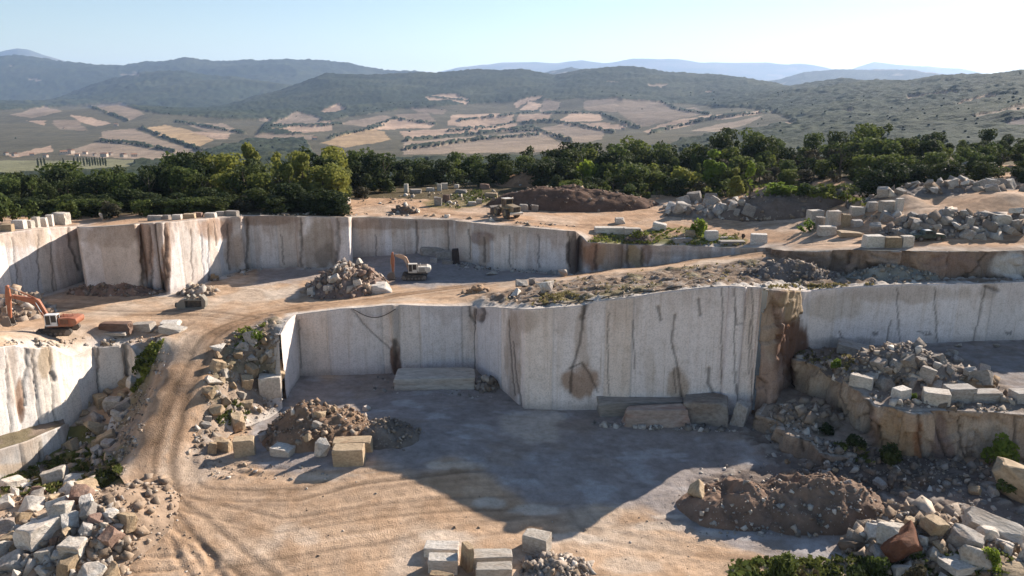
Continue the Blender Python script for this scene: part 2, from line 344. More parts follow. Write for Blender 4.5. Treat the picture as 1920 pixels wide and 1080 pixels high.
def tracks(X, Y, paths, seed):
    """height and tone of tyre tracks that run along the paths"""
    num = np.zeros_like(X); den = np.zeros_like(X) + 1e-3; h = np.zeros_like(X); near = np.zeros_like(X); fine = np.zeros_like(X)
    for i, (p, sp, st) in enumerate(paths):
        d, s, a = linedist(X, Y, p)
        wob = (fbm(a / 14, a * 0 + i, 2, seed) - .5) * 2.2
        w = np.exp(-(d / sp) ** 2) * st + 1e-4 * st
        s2 = s + wob
        n = fbm(s2 * 1.1 + i * 31, a * 0.03 + 0.4 * fbm(a * .1, s * .2, 2, 7), 3, seed + i) - 0.5
        f = vn(s2 * 3.2 + 7 * i, a * 0.07, seed + 40 + i) - 0.5
        num += w * n; fine += w * f; den += w; near = np.maximum(near, np.exp(-(d / sp) ** 2) * st)
        for o in (-1.1, 1.1):                       # the two ruts of the line most driven
            h += -0.13 * np.exp(-((s2 - o) / 0.33) ** 2) * st + 0.06 * np.exp(-((s2 - o * 1.55) / 0.3) ** 2) * st
    return num / den, fine / den, h, near
def ground_common(X, Y, Z, paths, seed, bumpy=1.0):
    n1 = fbm(X / 9, Y / 9, 4, seed); n2 = fbm(X / 2.2, Y / 2.2, 4, seed + 20); n3 = fbm(X / 0.7, Y / 0.7, 2, seed + 30)
    st, fi, h, near = tracks(X, Y, paths, seed + 50)
    C = np.tile(DIRT, (len(X), 1)); C = lerp(C, DIRT2, sstep(0.45, 0.75, n2) * 0.5)
    C = lerp(C, DUST, sstep(0.52, 0.72, n1) * 0.5)
    k = near * 0.9 + 0.1
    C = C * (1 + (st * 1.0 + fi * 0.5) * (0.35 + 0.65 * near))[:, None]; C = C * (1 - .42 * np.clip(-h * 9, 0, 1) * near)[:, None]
    C = lerp(C, DUST, sstep(0.12, 0.3, st) * near * 0.6)
    Z = Z + h * 0.45 + (n2 - .5) * 0.30 * bumpy * (1 - 0.7 * near) + (n3 - .5) * 0.14 * bumpy * (1 - 0.4 * near) + st * 0.05 * near
    return Z, C, n1, n2, n3, near

def col_l1(X, Y, Z, dd):
    Zo = Z.copy()
    px, py = proj(X, Y, Zo)
    Z, C, n1, n2, n3, near = ground_common(X, Y, Z, paths_l1, 300)
    w = sstep(0.0, 1.2, dd); Z = Zo * (1 - w) + Z * w
    rd, _, _ = linedist(X, Y, [p[:2] for p in road_w[2:]]); C = C * (1 - (1 - sstep(2.4, 4.5, rd))[:, None] * np.array([.16, .20, .24]))
    # reddish floor by the left, grey shaded floor behind
    C = lerp(C, GREY_SHADE * 1.05, softpoly(px, py, [(640, 500), (690, 470), (860, 470), (960, 500), (1060, 515), (1040, 522), (900, 530), (800, 540), (740, 535), (700, 510)], 5, 6))
    C = lerp(C, GREY_SHADE * 1.1, softpoly(px, py, [(480, 500), (640, 500), (620, 525), (480, 535)], 4, 6) * 0.7)
    C = lerp(C, DUST * 1.05, softpoly(px, py, [(490, 545), (560, 535), (560, 560), (500, 562)], 3, 4) * 0.5)
    rough = np.zeros_like(X)
    for pl in ([(1000, 534), (1150, 517), (1300, 500), (1440, 484), (1480, 494), (1600, 512), (1920, 520), (1930, 535), (1300, 545), (1100, 575), (985, 580), (900, 575), (880, 560)],):
        rough = np.maximum(rough, softpoly(px, py, pl, 5, 6))
    emb = softpoly(px, py, [(545, 600), (510, 592), (455, 620), (415, 662), (390, 730), (370, 800), (362, 850), (385, 900), (560, 900), (560, 700)], 6, 5)
    emb = np.maximum(emb, softpoly(px, py, [(298, 645), (305, 662), (268, 760), (245, 830), (228, 900), (150, 930), (100, 860), (200, 750), (280, 660)], 6, 5))
    allr = np.maximum(rough, emb)
    C = lerp(C, RUB, allr * 0.85)
    r = fbm(X / 1.5, Y / 1.5, 5, 61); r2 = fbm(X / .6, Y / .6, 3, 62)
    C = lerp(C, np.array([.19, .135, .095]), rough * (.45 + .5 * sstep(0.42, 0.6, r))); C = lerp(C, WHT * .6, allr * sstep(0.60, 0.72, r2) * 0.6)
    C = lerp(C, RUBD * 1.2, emb * sstep(0.5, 0.65, r) * 0.5)
    C = lerp(C, GRASS, allr * sstep(0.62, 0.70, fbm(X / 4, Y / 4, 3, 77)) * 0.4)
    Z = Z + (r - .5) * allr * 1.5 * sstep(0.1, 1.5, dd) + (r2 - .5) * allr * 0.7 * sstep(0.1, 0.8, dd)
    # pale broken lip of stone along the cut edges
    lip = (1 - sstep(0.4, 2.2, dd + (n2 - .5) * 2.5)) * (Y > 90) * (py > 500)
    C = lerp(C, WHT, lip * 0.8)
    C = lerp(C, WHT * 0.9, softpoly(px, py, [(1290, 540), (1480, 528), (1520, 540), (1300, 548)], 2, 3) * 0.8)
    return Z, C
def col_up(X, Y, Z, dd):
    Zo = Z.copy(); px, py = proj(X, Y, Zo)
    Z, C, n1, n2, n3, near = ground_common(X, Y, Z, paths_up, 200)
    C = C * np.array([1.0, 0.93, 0.88])
    w = sstep(0.0, 1.2, dd); Z = Zo * (1 - w) + Z * w
    lip = (1 - sstep(0.5, 3.5, dd + (n2 - .5) * 4)) * (Y < 200) * (py > 395); C = lerp(C, WHT * .95, lip * 0.7)
    C = lerp(C, RUBD, (1 - sstep(0.5, 3, dd)) * sstep(.5, .62, n2) * (py > 390) * .7)
    g = softpoly(px, py, [(1130, 440), (1290, 425), (1400, 450), (1360, 462), (1100, 455)], 3, 5); C = lerp(C, GRASS * 1.25, g * sstep(0.42, 0.55, fbm(X / 3, Y / 3, 3, 9)) * 0.9)
    g = softpoly(px, py, [(790, 378), (900, 355), (960, 360), (930, 382), (860, 392), (800, 390)], 3, 3); C = lerp(C, GRASS * .9, g * 0.7)
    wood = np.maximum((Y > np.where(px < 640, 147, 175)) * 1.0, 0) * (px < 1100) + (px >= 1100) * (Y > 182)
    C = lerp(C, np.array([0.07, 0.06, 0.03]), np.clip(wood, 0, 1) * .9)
    C = lerp(C, RUB, softpoly(px, py, [(1440, 455), (1600, 462), (1920, 462), (1920, 480), (1440, 480)], 2, 3) * 0.4)
    return Z, C
def col_be(X, Y, Z, dd):
    Zo = Z.copy(); px, py = proj(X, Y, Zo); n = fbm(X / 3, Y / 3, 4, 5); n2 = fbm(X / 1.0, Y / 1.0, 4, 8)
    C = np.tile(GREY_SHADE * 0.95, (len(X), 1)); C = lerp(C, RUBD * 1.1, sstep(.45, .65, n2) * .5)
    e = softpoly(px, py, [(1450, 640), (1560, 650), (1640, 665), (1800, 670), (1900, 730), (1960, 745), (1960, 800), (1450, 800)], 6, 6)
    C = lerp(C, RUB * .8, e * .8)
    s = vn(Y * 1.4, X * 0.05, 4); C = C * (1 + (s - .5)[:, None] * 0.35 * (1 - e)[:, None])
    Z = Z + ((n - .5) * 1.2 + (n2 - .5) * .7) * e * sstep(0, 1.5, dd) + (n2 - .5) * .15
    lip = 1 - sstep(0.2, 1.0, dd + (n2 - .5) * 1.4); C = lerp(C, WHT * .85, lip * .5)
    return Z, C

poly_l1 = [p[:2] for p in back_w] + [p[:2] for p in mid_w[1:]] + [p[:2] for p in right_w[::-1]] + [p[:2] for p in main_w[-2::-1]] + [p[:2] for p in foot] + [p[:2] for p in left_w[::-1]]
poly_up = [p[:2] for p in back_w] + [p[:2] for p in mid_w[1:]] + [(260, 100), (260, 300), (-260, 300), (-260, 40)]
poly_be = [p[:2] for p in right_w] + [p[:2] for p in bluff_top[:0:-1]]
G = {}
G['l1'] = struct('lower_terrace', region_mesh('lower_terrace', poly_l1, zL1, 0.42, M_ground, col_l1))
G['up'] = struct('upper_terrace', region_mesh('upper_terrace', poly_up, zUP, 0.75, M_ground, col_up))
G['be'] = struct('rock_bench', region_mesh('rock_bench', poly_be, zBE, 0.5, M_ground, col_be))

# pit floor: a regular fine sheet that runs on under the walls
def pit_floor():
    xs = np.concatenate([np.arange(-110, -62, 1.0), np.arange(-62, 66, 0.24), np.arange(66, 130, 1.2)]); ys = np.concatenate([np.arange(30, 52, 1.0), np.arange(52, 90, 0.2), np.arange(90, 122, 0.3)])
    X, Y = np.meshgrid(xs, ys); sh = X.shape; X = X.ravel(); Y = Y.ravel(); Z = zPI(X, Y)
    Zo = Z.copy(); px, py = proj(X, Y, Zo)
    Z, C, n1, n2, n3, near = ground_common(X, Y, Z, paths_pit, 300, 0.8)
    # fine grey stone dust and painted shade, filling the pit's cast shadow outline
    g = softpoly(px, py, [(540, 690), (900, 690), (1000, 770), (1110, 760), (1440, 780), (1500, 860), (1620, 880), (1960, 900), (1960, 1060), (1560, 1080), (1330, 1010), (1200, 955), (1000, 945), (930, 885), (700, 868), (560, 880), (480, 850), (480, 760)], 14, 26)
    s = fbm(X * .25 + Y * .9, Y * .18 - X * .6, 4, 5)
    Cg = np.tile(GREY_SHADE, (len(X), 1)) * (0.80 + 0.5 * s)[:, None]
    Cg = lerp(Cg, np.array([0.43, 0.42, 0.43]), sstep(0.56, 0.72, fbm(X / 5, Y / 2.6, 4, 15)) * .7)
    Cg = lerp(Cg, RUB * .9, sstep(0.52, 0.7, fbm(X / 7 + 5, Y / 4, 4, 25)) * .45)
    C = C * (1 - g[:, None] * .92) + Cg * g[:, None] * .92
    wh = np.zeros_like(X)
    for cx, cy, rx, ry, a in [(920, 945, 30, 12, .8), (1010, 955, 50, 10, .7), (1240, 985, 60, 9, .5), (1080, 1010, 60, 10, .6), (620, 895, 60, 9, .5), (860, 872, 60, 8, .5), (840, 1010, 60, 16, .6), (560, 1000, 40, 20, .35), (1180, 1060, 70, 14, .4), (1000, 800, 60, 30, .6), (1330, 1000, 30, 6, .6), (1260, 970, 40, 5, .6)]:
        dd = ((px - cx) / rx) ** 2 + ((py - cy) / ry) ** 2 + (n2 - .5) * 2.2
        wh = np.maximum(wh, a * (1 - sstep(0.3, 1.6, dd)))
    C = lerp(C, DUST * 1.25, wh)
    veg = softpoly(px, py, [(0, 875), (60, 850), (130, 800), (190, 800), (230, 860), (240, 905), (120, 925), (0, 930)], 8, 10)
    v = fbm(X / 2.2, Y / 2.2, 4, 99); C = lerp(C, RUB * .8, veg * .8); C = lerp(C, GRASS, veg * sstep(.42, .55, v) * .9)
    Z = Z + (v - .5) * veg * 1.2
    rb = softpoly(px, py, [(1400, 790), (1480, 840), (1560, 865), (1960, 900), (1960, 1010), (1700, 1000), (1300, 980), (1290, 900), (1450, 870), (1380, 810)], 8, 10)
    r = fbm(X / 1.2, Y / 1.2, 4, 44); C = lerp(C, RUBD, rb * .75); C = lerp(C, WHT * .6, rb * sstep(.58, .7, r) * .6); Z = Z + (r - .45) * rb * 1.0
    rb = softpoly(px, py, [(1960, 1010), (1700, 1030), (1560, 1060), (1360, 1100), (1400, 1200), (2000, 1200)], 8, 10); C = lerp(C, RUB, rb * .8); Z = Z + rb * (0.5 + r)
    # deep churned ruts on the left foreground
    for pl, w, dp in [([(240, 905), (270, 940), (330, 990), (390, 1030), (420, 1080)], .35, .35), ([(300, 935), (350, 985), (390, 1030), (400, 1050)], .3, .3), ([(320, 1005), (340, 1050), (370, 1090)], .25, .3), ([(350, 1015), (385, 1060), (400, 1100)], .25, .3), ([(400, 870), (440, 885), (480, 895)], .4, .35), ([(395, 860), (450, 876), (540, 888)], .4, .3),
                      ([(230, 1038), (280, 1036), (330, 1034)], .22, .25), ([(180, 1060), (250, 1062), (330, 1056)], .25, .3), ([(200, 1018), (270, 1020)], .2, .2), ([(190, 990), (260, 975)], .2, .2)]:
        d, sg, _ = linedist(X, Y, W2(pl, 0)); d = d + (n2 - .5) * .5
        m = np.exp(-(d / w) ** 2); Z = Z - m * dp * .4 + np.exp(-((d - 2.2 * w) / w) ** 2) * dp * .12; C = lerp(C, DIRT2 * .8, m * .35)
    ins = inpoly(X, Y, poly_l1) | inpoly(X, Y, poly_be); dl, _, _ = linedist(X, Y, poly_l1, True); db, _, _ = linedist(X, Y, poly_be, True)
    deep = (inpoly(X, Y, poly_l1) & (dl > 2.5)) | (inpoly(X, Y, poly_be) & (db > 2.5)) | inpoly(X, Y, poly_up)
    Z = np.where(ins, Z - 1.6 * np.clip((np.minimum(dl, db) - 0.9) / 1.0, 0, 1), Z)
    ny, nx = sh; I = np.arange(nx * ny).reshape(sh)
    Fq = np.stack([I[:-1, :-1], I[:-1, 1:], I[1:, 1:], I[1:, :-1]], -1).reshape(-1, 4)
    Fq = Fq[~deep[Fq].all(axis=1)]
    used = np.unique(Fq); mp = np.full(nx * ny, -1); mp[used] = np.arange(len(used))
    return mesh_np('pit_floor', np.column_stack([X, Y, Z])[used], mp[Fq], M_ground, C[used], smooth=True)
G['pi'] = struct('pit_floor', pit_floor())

# ledge of rock in front of the bluff
ledge_front = [at(*p) for p in [(1440, 778, 0), (1424, 798, 0), (1466, 812, 0), (1472, 838, 0), (1522, 846, 0), (1536, 864, 0), (1600, 868, 0), (1640, 872, 0)]]
ledge_z = RBF([(p[0], p[1], z) for p, z in zip(ledge_front, [2.2, 1.6, 1.5, 1.8, 1.5, 1.2, .9, .6])] + [(p[0], p[1], 1.9) for p in bluff_top[:5]])
poly_le = [p[:2] for p in ledge_front] + [p[:2] for p in bluff_top[5:0:-1]] + [(q[0], q[1])]
def col_le(X, Y, Z, dd):
    n2 = fbm(X / 1.3, Y / 1.3, 4, 8); C = np.tile(RUB * 1.15, (len(X), 1)); C = lerp(C, RUBD, sstep(.5, .65, n2) * .6); C = lerp(C, GRASS * .6, sstep(.6, .7, fbm(X / 3, Y / 3, 3, 3)) * .7)
    return Z + (n2 - .5) * 1.2 * sstep(0, 1, dd), C
G['le'] = struct('rock_ledge', region_mesh('rock_ledge', poly_le, ledge_z, 0.4, M_ground, col_le))

# ------------------------------------------------------------------ cut faces
def wall_mesh(name, pts, ztopf, zbotf, du, dv, mat, base, panels, rough, cracks=(), stains=(), seed=1, flare=0.0, topstain=0.5, ragged=0.0, tones=0.22):
    P = resample([p[:2] for p in pts], du); P = np.array(P); n = len(P)
    T = np.gradient(P, axis=0); T /= np.linalg.norm(T, axis=1)[:, None] + 1e-9; Nn = np.column_stack([T[:, 1], -T[:, 0]])
    U = np.concatenate([[0], np.cumsum(np.hypot(*np.diff(P, axis=0).T))])
    zt = ztopf(P[:, 0], P[:, 1]); zb = zbotf(P[:, 0], P[:, 1]) - 1.2
    H = max((zt - zb).max(), 1.0); nv = int(H / dv) + 2
    t = np.linspace(0, 1, nv)
    UU = np.repeat(U[:, None], nv, 1); TT = np.repeat(t[None, :], n, 0)
    ZZ = zb[:, None] + (zt - zb)[:, None] * TT
    rs = np.random.RandomState(seed)
    # saw-cut panels: every strip stands a little proud of or behind its neighbour
    cuts = [0]
    while cuts[-1] < U[-1]: cuts.append(cuts[-1] + rs.uniform(*panels))
    idx = np.searchsorted(cuts, U) - 1; off = rs.uniform(0, 0.22, len(cuts) + 1)[idx]; tone = rs.uniform(1 - tones, 1.0 + tones * .4, len(cuts) + 1)[idx]; warm = rs.rand(len(cuts) + 1)[idx]
    du_cut = np.abs(U[:, None] - np.array(cuts)[None, :]).min(1)
    X0 = P[:, 0][:, None] + 0 * TT; Y0 = P[:, 1][:, None] + 0 * TT
    nz = fbm(UU / 2.6, ZZ / 3.2, 5, seed); nzf = fbm(UU / .8, ZZ / 1.3, 3, seed + 5); big = fbm(UU / 9, ZZ / 9, 3, seed + 7)
    D = 0.12 + off[:, None] * (0.5 if rough > .5 else 1) + rough * (nz - .25) * (1.2 if rough < .4 else .7) + rough * (big - .3) * 1.2 + (nzf - .5) * 0.12
    D = D + flare * (1 - TT) ** 2
    if rough > .4:                                   # broken rock: blocky joints
        for sc_, am in ((4.2, 1.7), (1.9, .8)):
            wu = UU / sc_ + fbm(UU / 3, ZZ / 3, 2, seed + 60) * 1.6; wz = ZZ / (sc_ * 1.15) + fbm(UU / 3 + 9, ZZ / 3, 2, seed + 61) * 1.6
            cell = _hash(np.floor(wu), np.floor(wz), seed + 62); D = D + (cell - .5) * am * rough
            fu = np.abs(wu - np.round(wu)); fz = np.abs(wz - np.round(wz)); JM = np.exp(-(np.minimum(fu, fz * 1.3) / .03) ** 2); CELL = cell if sc_ > 2 else CELL; JJ = JM if sc_ > 2 else np.maximum(JJ, JM * .5)
    D = D - 0.07 * np.exp(-(du_cut[:, None] / 0.14) ** 2) * (rough < .5)
    C = np.tile(np.array(base), (n * nv, 1)).reshape(n, nv, 3)
    C = C * tone[:, None, None]
    C = C * (1 + (warm[:, None, None] - .5) * np.array([0.10, 0.0, -0.14]))
    C = C * (1 - (0.22 * (vn(U * .3, U * 0 + 2, seed + 4) > .35) * np.exp(-(du_cut / 0.12) ** 2))[:, None, None] * (1 if rough < .5 else 0.3))
    depth = (zt[:, None] - ZZ)
    if rough > .4: C = C * (0.80 + .36 * CELL)[..., None]; C = C * (1 - .45 * JJ)[..., None]; D = D - JJ * .25
    br = np.array([0.30, 0.19, 0.12])
    k = topstain * (1 - sstep(0.2, 4.0, depth + (fbm(UU / 1.2, ZZ / 6, 4, seed + 11) - .5) * 9)); C = C + (br - C) * k[..., None]
    k = topstain * .55 * sstep(0.62, .75, fbm(UU / 1.1, ZZ / 14, 4, seed + 13)); C = C + (br * 1.1 - C) * k[..., None]
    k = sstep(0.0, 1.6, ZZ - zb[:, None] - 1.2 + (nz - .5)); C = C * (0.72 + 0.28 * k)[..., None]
    px, py = proj(X0, Y0, ZZ)
    for cx, cy, rx, ry, c, a in stains:
        dd = ((px - cx) / rx) ** 2 + ((py - cy) / ry) ** 2 + (fbm(UU / 1.5, ZZ / 2.5, 4, seed + 19) - .5) * 1.6
        m = a * (1 - sstep(0.5, 1.3, dd)); C = C + (np.array(c) - C) * m[..., None]
    for pl, w, dp in cracks:
        d, _, al = linedist(px + (vn(py / 14, px * 0, seed) - .5) * 3.5 + (vn(py / 4, px * 0, seed + 8) - .5) * 1.5, py, pl)
        ww = w * (0.75 + .5 * vn(al / 14, al * 0 + 3, seed + 2))
        ww = np.maximum(ww * .72, 1.55); m = np.exp(-(d / ww) ** 4); D = D - m * dp * .45; C = C * (1 - 0.56 * m)[..., None]
    if ragged: 
        m = (1 - sstep(0, 2.2, depth + (nzf - .5) * 1.5)); D = D - ragged * m * (fbm(UU / 1.5, UU * 0, 4, seed + 3)[...] - .35) * 2.2
    D = np.maximum(D, 0.02 if rough < .5 else -2.0)
    X = X0 + Nn[:, 0][:, None] * D; Y = Y0 + Nn[:, 1][:, None] * D
    # fold the top back so that it meets the terrace
    Xc = P[:, 0][:, None] - Nn[:, 0][:, None] * 0.35; Yc = P[:, 1][:, None] - Nn[:, 1][:, None] * 0.35; Zc = (zt - 0.12)[:, None]
    X = np.concatenate([X, Xc], 1); Y = np.concatenate([Y, Yc], 1); Z = np.concatenate([ZZ, Zc], 1)
    C = np.concatenate([C, (np.array(WHT)[None, None, :] * (0.75 + .4 * rs.rand(n))[:, None, None])], 1)
    UVu = np.concatenate([UU, U[:, None]], 1); UVv = np.concatenate([ZZ, zt[:, None] + .3], 1)
    nv += 1; I = np.arange(n * nv).reshape(n, nv)
    Fq = np.stack([I[:-1, :-1], I[1:, :-1], I[1:, 1:], I[:-1, 1:]], -1).reshape(-1, 4)
    return mesh_np(name, np.column_stack([X.ravel(), Y.ravel(), Z.ravel()]), Fq, mat, C.reshape(-1, 3), np.column_stack([UVu.ravel(), UVv.ravel()]))
def rbf_or(zl): return zl
WALL = (0.76, 0.675, 0.635); BR = (0.16, 0.085, 0.055); OC = (0.34, 0.215, 0.115); DK = (0.09, 0.07, 0.06); PKB = (0.40, 0.29, 0.22)
cr_main = [([(655, 575), (690, 615), (705, 628), (735, 655)], 2.2, .25), ([(740, 640), (742, 665), (740, 700)], 7, 1.0), ([(893, 580), (891, 640), (893, 690)], 3, .3), ([(878, 568), (880, 590), (893, 605)], 4, .4), ([(905, 572), (910, 585), (906, 600)], 7, .4),
           ([(958, 600), (962, 650), (968, 740)], 1.7, .25), ([(967, 640), (972, 700), (978, 762)], 1.6, .3), ([(1095, 572), (1093, 590), (1089, 640), (1074, 690), (1069, 735)], 4, .5), ([(1070, 690), (1092, 680), (1106, 700), (1120, 735)], 3, .5), ([(1096, 572), (1090, 595)], 8, .8),
           ([(1264, 590), (1260, 640), (1272, 690), (1276, 745)], 3.5, .5), ([(1140, 585), (1141, 740)], 1.6, .15), ([(1186, 600), (1190, 660), (1191, 690)], 1.2, .1), ([(1308, 560), (1311, 590)], 4, .4), ([(1352, 540), (1353, 750)], 1.5, .2), ([(1376, 540), (1378, 750)], 1.4, .2), ([(1374, 575), (1380, 607), (1392, 606), (1396, 575)], 1.6, .2), ([(1409, 540), (1410, 760)], 1.8, .3),
           ([(1405, 600), (1404, 700)], 1.2, .1), ([(1330, 690), (1328, 720), (1335, 735)], 5, .4), ([(1232, 575), (1238, 600)], 4, .4), ([(1264, 690), (1266, 735)], 2, .2), ([(560, 600), (566, 690)], 2, .2)]
st_main = [(742, 672, 12, 34, BR, .9), (1090, 715, 34, 34, (0.33, .21, .14), .85), (1090, 640, 14, 60, (0.45, .35, .28), .6), (1270, 720, 22, 30, (0.35, .26, .19), .7), (965, 670, 14, 100, (.42, .32, .25), .7), (985, 600, 30, 22, (.42, .32, .25), .5), (1475, 650, 36, 58, BR, 1.0), (1478, 570, 34, 32, (.36, .27, .17), .8), (1465, 720, 26, 40, (.30, .2, .15), .7), (905, 590, 20, 14, BR, .5), (742, 590, 9, 80, (.45, .37, .30), .6),
           (1220, 700, 12, 60, (.45, .37, .30), .4), (1440, 600, 14, 80, (.42, .33, .25), .6)]
zpit0 = lambda x, y: np.zeros_like(x)
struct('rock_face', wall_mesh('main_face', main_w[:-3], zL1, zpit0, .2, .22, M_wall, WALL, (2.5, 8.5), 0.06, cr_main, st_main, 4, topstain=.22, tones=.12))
struct('rock_face', wall_mesh('cavity_face', main_w[-4:], zL1, zpit0, .25, .25, M_bluff, (0.34, .235, .18), (1.0, 3), 0.7, cr_main, st_main, 14, topstain=.5))
cr_r = [([(1845, 535), (1838, 580), (1832, 600), (1822, 638)], 2.6, .3), ([(1668, 600), (1660, 640)], 2.5, .3), ([(1572, 620), (1580, 645)], 2.2, .3), ([(1845, 536), (1870, 545)], 5, .3), ([(1680, 540), (1684, 640)], 1.2, .1), ([(1750, 540), (1754, 640)], 1.2, .1)]
cr_r += [([(1634, 621), (1636, 628), (1639, 622), (1641, 628), (1644, 621)], 1.1, .02), ([(1718, 620), (1728, 622), (1730, 627)], 1.0, .02), ([(1734, 620), (1733, 627), (1739, 627), (1740, 620), (1744, 627)], 1.1, .02), ([(1885, 621), (1887, 627), (1890, 622), (1893, 627), (1895, 621)], 1.1, .02)]
st_r = [(1494, 655, 24, 60, BR, 1.0), (1488, 575, 16, 30, (.36, .27, .19), .8), (1700, 550, 120, 18, (.42, .34, .28), .55), (1560, 575, 60, 24, (.45, .38, .32), .5), (1580, 640, 70, 10, (.3, .28, .27), .5), (1850, 545, 20, 16, (.36, .29, .24), .5)]
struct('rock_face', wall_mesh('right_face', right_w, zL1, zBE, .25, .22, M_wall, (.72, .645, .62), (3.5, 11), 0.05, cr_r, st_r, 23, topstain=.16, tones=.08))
cr_b = [([(127, 425), (128, 460), (140, 480), (145, 505)], 3.5, .5), ([(20, 445), (25, 480), (32, 545)], 1.6, .25), ([(92, 440), (97, 545)], 1.6, .2), ([(68, 440), (70, 545)], 1.2, .15), ([(262, 430), (266, 545)], 4, .5), ([(282, 425), (286, 545)], 3, .8), ([(307, 420), (311, 545)], 4, 1.0), ([(355, 430), (358, 530)], 1.2, .15), ([(388, 420), (390, 525)], 2, .2), ([(375, 440), (380, 520)], 1, .1),
        ([(425, 420), (428, 505)], 2.4, .4), ([(464, 410), (462, 505)], 4, .6), ([(527, 440), (530, 470), (534, 495)], 1.6, .2), ([(565, 410), (566, 500)], 3, .5), ([(634, 410), (635, 495)], 4, .6), ([(704, 440), (706, 480)], 1.6, .2), ([(781, 415), (783, 440), (782, 475)], 3, .4), ([(840, 415), (842, 480)], 2, .3), ([(880, 430), (884, 485)], 1.6, .2), ([(908, 445), (912, 490)], 3, .3), ([(1066, 432), (1068, 500)], 2.5, .4), ([(955, 440), (957, 500)], 1.4, .15), ([(1010, 440), (1012, 500)], 1.2, .15),
        ([(1118, 460), (1116, 505)], 4, .7), ([(1176, 460), (1178, 503)], 4, .8), ([(1203, 465), (1204, 500)], 3, .4), ([(400, 415), (403, 460)], 2.5, .3)]
st_b = [(215, 440, 50, 26, (.33, .24, .18), .75), (210, 480, 60, 60, (.47, .40, .35), .55), (275, 470, 14, 60, (.36, .22, .14), .75), (311, 480, 7, 70, (.30, .19, .13), .9), (405, 430, 40, 22, (.28, .17, .11), .7), (440, 470, 20, 40, (.36, .26, .19), .7), (600, 460, 36, 50, (.33, .26, .20), .75), (615, 480, 22, 24, (.20, .17, .14), .6), (500, 412, 60, 12, (.26, .18, .13), .7), (750, 420, 120, 10, (.3, .22, .17), .6), (905, 445, 22, 16, BR, .6),
        (910, 470, 12, 36, (.36, .27, .2), .6), (1076, 480, 14, 50, DK, .9), (1110, 475, 24, 30, (.34, .18, .10), .9), (1150, 480, 34, 30, (.38, .27, .18), .7), (1190, 480, 18, 24, (.33, .24, .12), .8), (1212, 475, 10, 20, BR, .6), (1085, 480, 12, 40, DK, .6), (1290, 475, 60, 6, (.3, .26, .22), .4), (960, 430, 90, 8, (.45, .38, .32), .5), (30, 450, 60, 14, (.42, .33, .26), .6), (150, 440, 30, 14, (.42, .33, .26), .6)]
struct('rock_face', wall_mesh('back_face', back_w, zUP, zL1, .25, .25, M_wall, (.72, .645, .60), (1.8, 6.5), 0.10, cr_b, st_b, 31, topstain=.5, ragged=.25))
st_m = [(1520, 490, 60, 18, RUBD, .9), (1660, 485, 30, 20, (.33, .24, .18), .7), (1640, 500, 20, 14, DK, .7), (1780, 495, 60, 22, (.26, .17, .13), .85), (1700, 500, 30, 20, (.30, .2, .14), .7), (1890, 495, 40, 24, (.52, .49, .47), .9)]
struct('rock_face', wall_mesh('middle_face', mid_w, zUP, zL1, .3, .25, M_bluff, (.33, .25, .20), (1.5, 5), 0.8, [([(1592, 475), (1590, 512)], 4, 1), ([(1850, 475), (1810, 515)], 3, .5)], st_m, 45, flare=.6, topstain=.5))
cr_l = [([(8, 650), (12, 740), (20, 860)], 2, .25), ([(45, 650), (50, 690), (42, 720), (46, 760)], 4, .5), ([(58, 650), (66, 730), (75, 850)], 1.8, .25), ([(90, 650), (95, 720), (102, 820)], 1.6, .2), ([(96, 700), (100, 712)], 6, .5), ([(183, 650), (183, 740)], 3, .3), ([(235, 645), (240, 720)], 6, 1.0)]
st_l = [(35, 740, 9, 36, (.30, .19, .13), .9), (38, 770, 7, 22, BR, .8), (82, 680, 14, 30, (.42, .30, .18), .7), (20, 700, 10, 60, (.46, .36, .29), .6), (150, 660, 40, 9, (.42, .33, .26), .5), (60, 700, 8, 50, (.46, .37, .3), .4)]
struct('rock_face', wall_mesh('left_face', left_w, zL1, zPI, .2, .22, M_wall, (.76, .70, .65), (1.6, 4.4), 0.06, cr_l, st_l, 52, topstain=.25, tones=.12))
cr_bl = [([(1475, 680), (1490, 740)], 4, 1), ([(1580, 700), (1596, 780)], 2, .3), ([(1636, 750), (1632, 800), (1616, 850)], 5, 1.2), ([(1714, 770), (1728, 880)], 3, .8), ([(1745, 775), (1760, 820), (1775, 870)], 3.4, .8), ([(1650, 790), (1660, 860)], 2.5, .4), ([(1800, 780), (1802, 860)], 2.5, .5), ([(1905, 785), (1900, 870)], 4, .6)]
st_bl = [(1680, 820, 40, 70, OC, .8), (1715, 830, 9, 60, (.28, .13, .06), .9), (1762, 830, 22, 50, (.24, .16, .13), .8), (1540, 720, 60, 40, (.47, .36, .27), .6), (1480, 700, 16, 50, (.20, .12, .08), .8), (1850, 815, 60, 30, (.47, .38, .31), .7), (1640, 800, 10, 40, BR, .6), (1850, 870, 80, 26, (.16, .12, .10), .8), (1600, 790, 14, 60, (.45, .35, .26), .4)]
bl = [(p[0], p[1]) for p in bluff_top]
struct('rock_face', wall_mesh('bluff_face', bl, lambda x, y: zBE(x, y), zpit0, .22, .22, M_bluff, (.52, .40, .30), (2.5, 7), 0.9, cr_bl, st_bl, 61, flare=.7, topstain=.35, ragged=.4))
struct('rock_face', wall_mesh('ledge_face', [p[:2] for p in ledge_front], ledge_z, zpit0, .25, .22, M_bluff, (.40, .32, .25), (1, 3), 0.6, [([(1500, 790), (1505, 840)], 5, .7)], [(1560, 850, 60, 30, RUBD, .6)], 71, flare=.8, topstain=.3, ragged=.4))
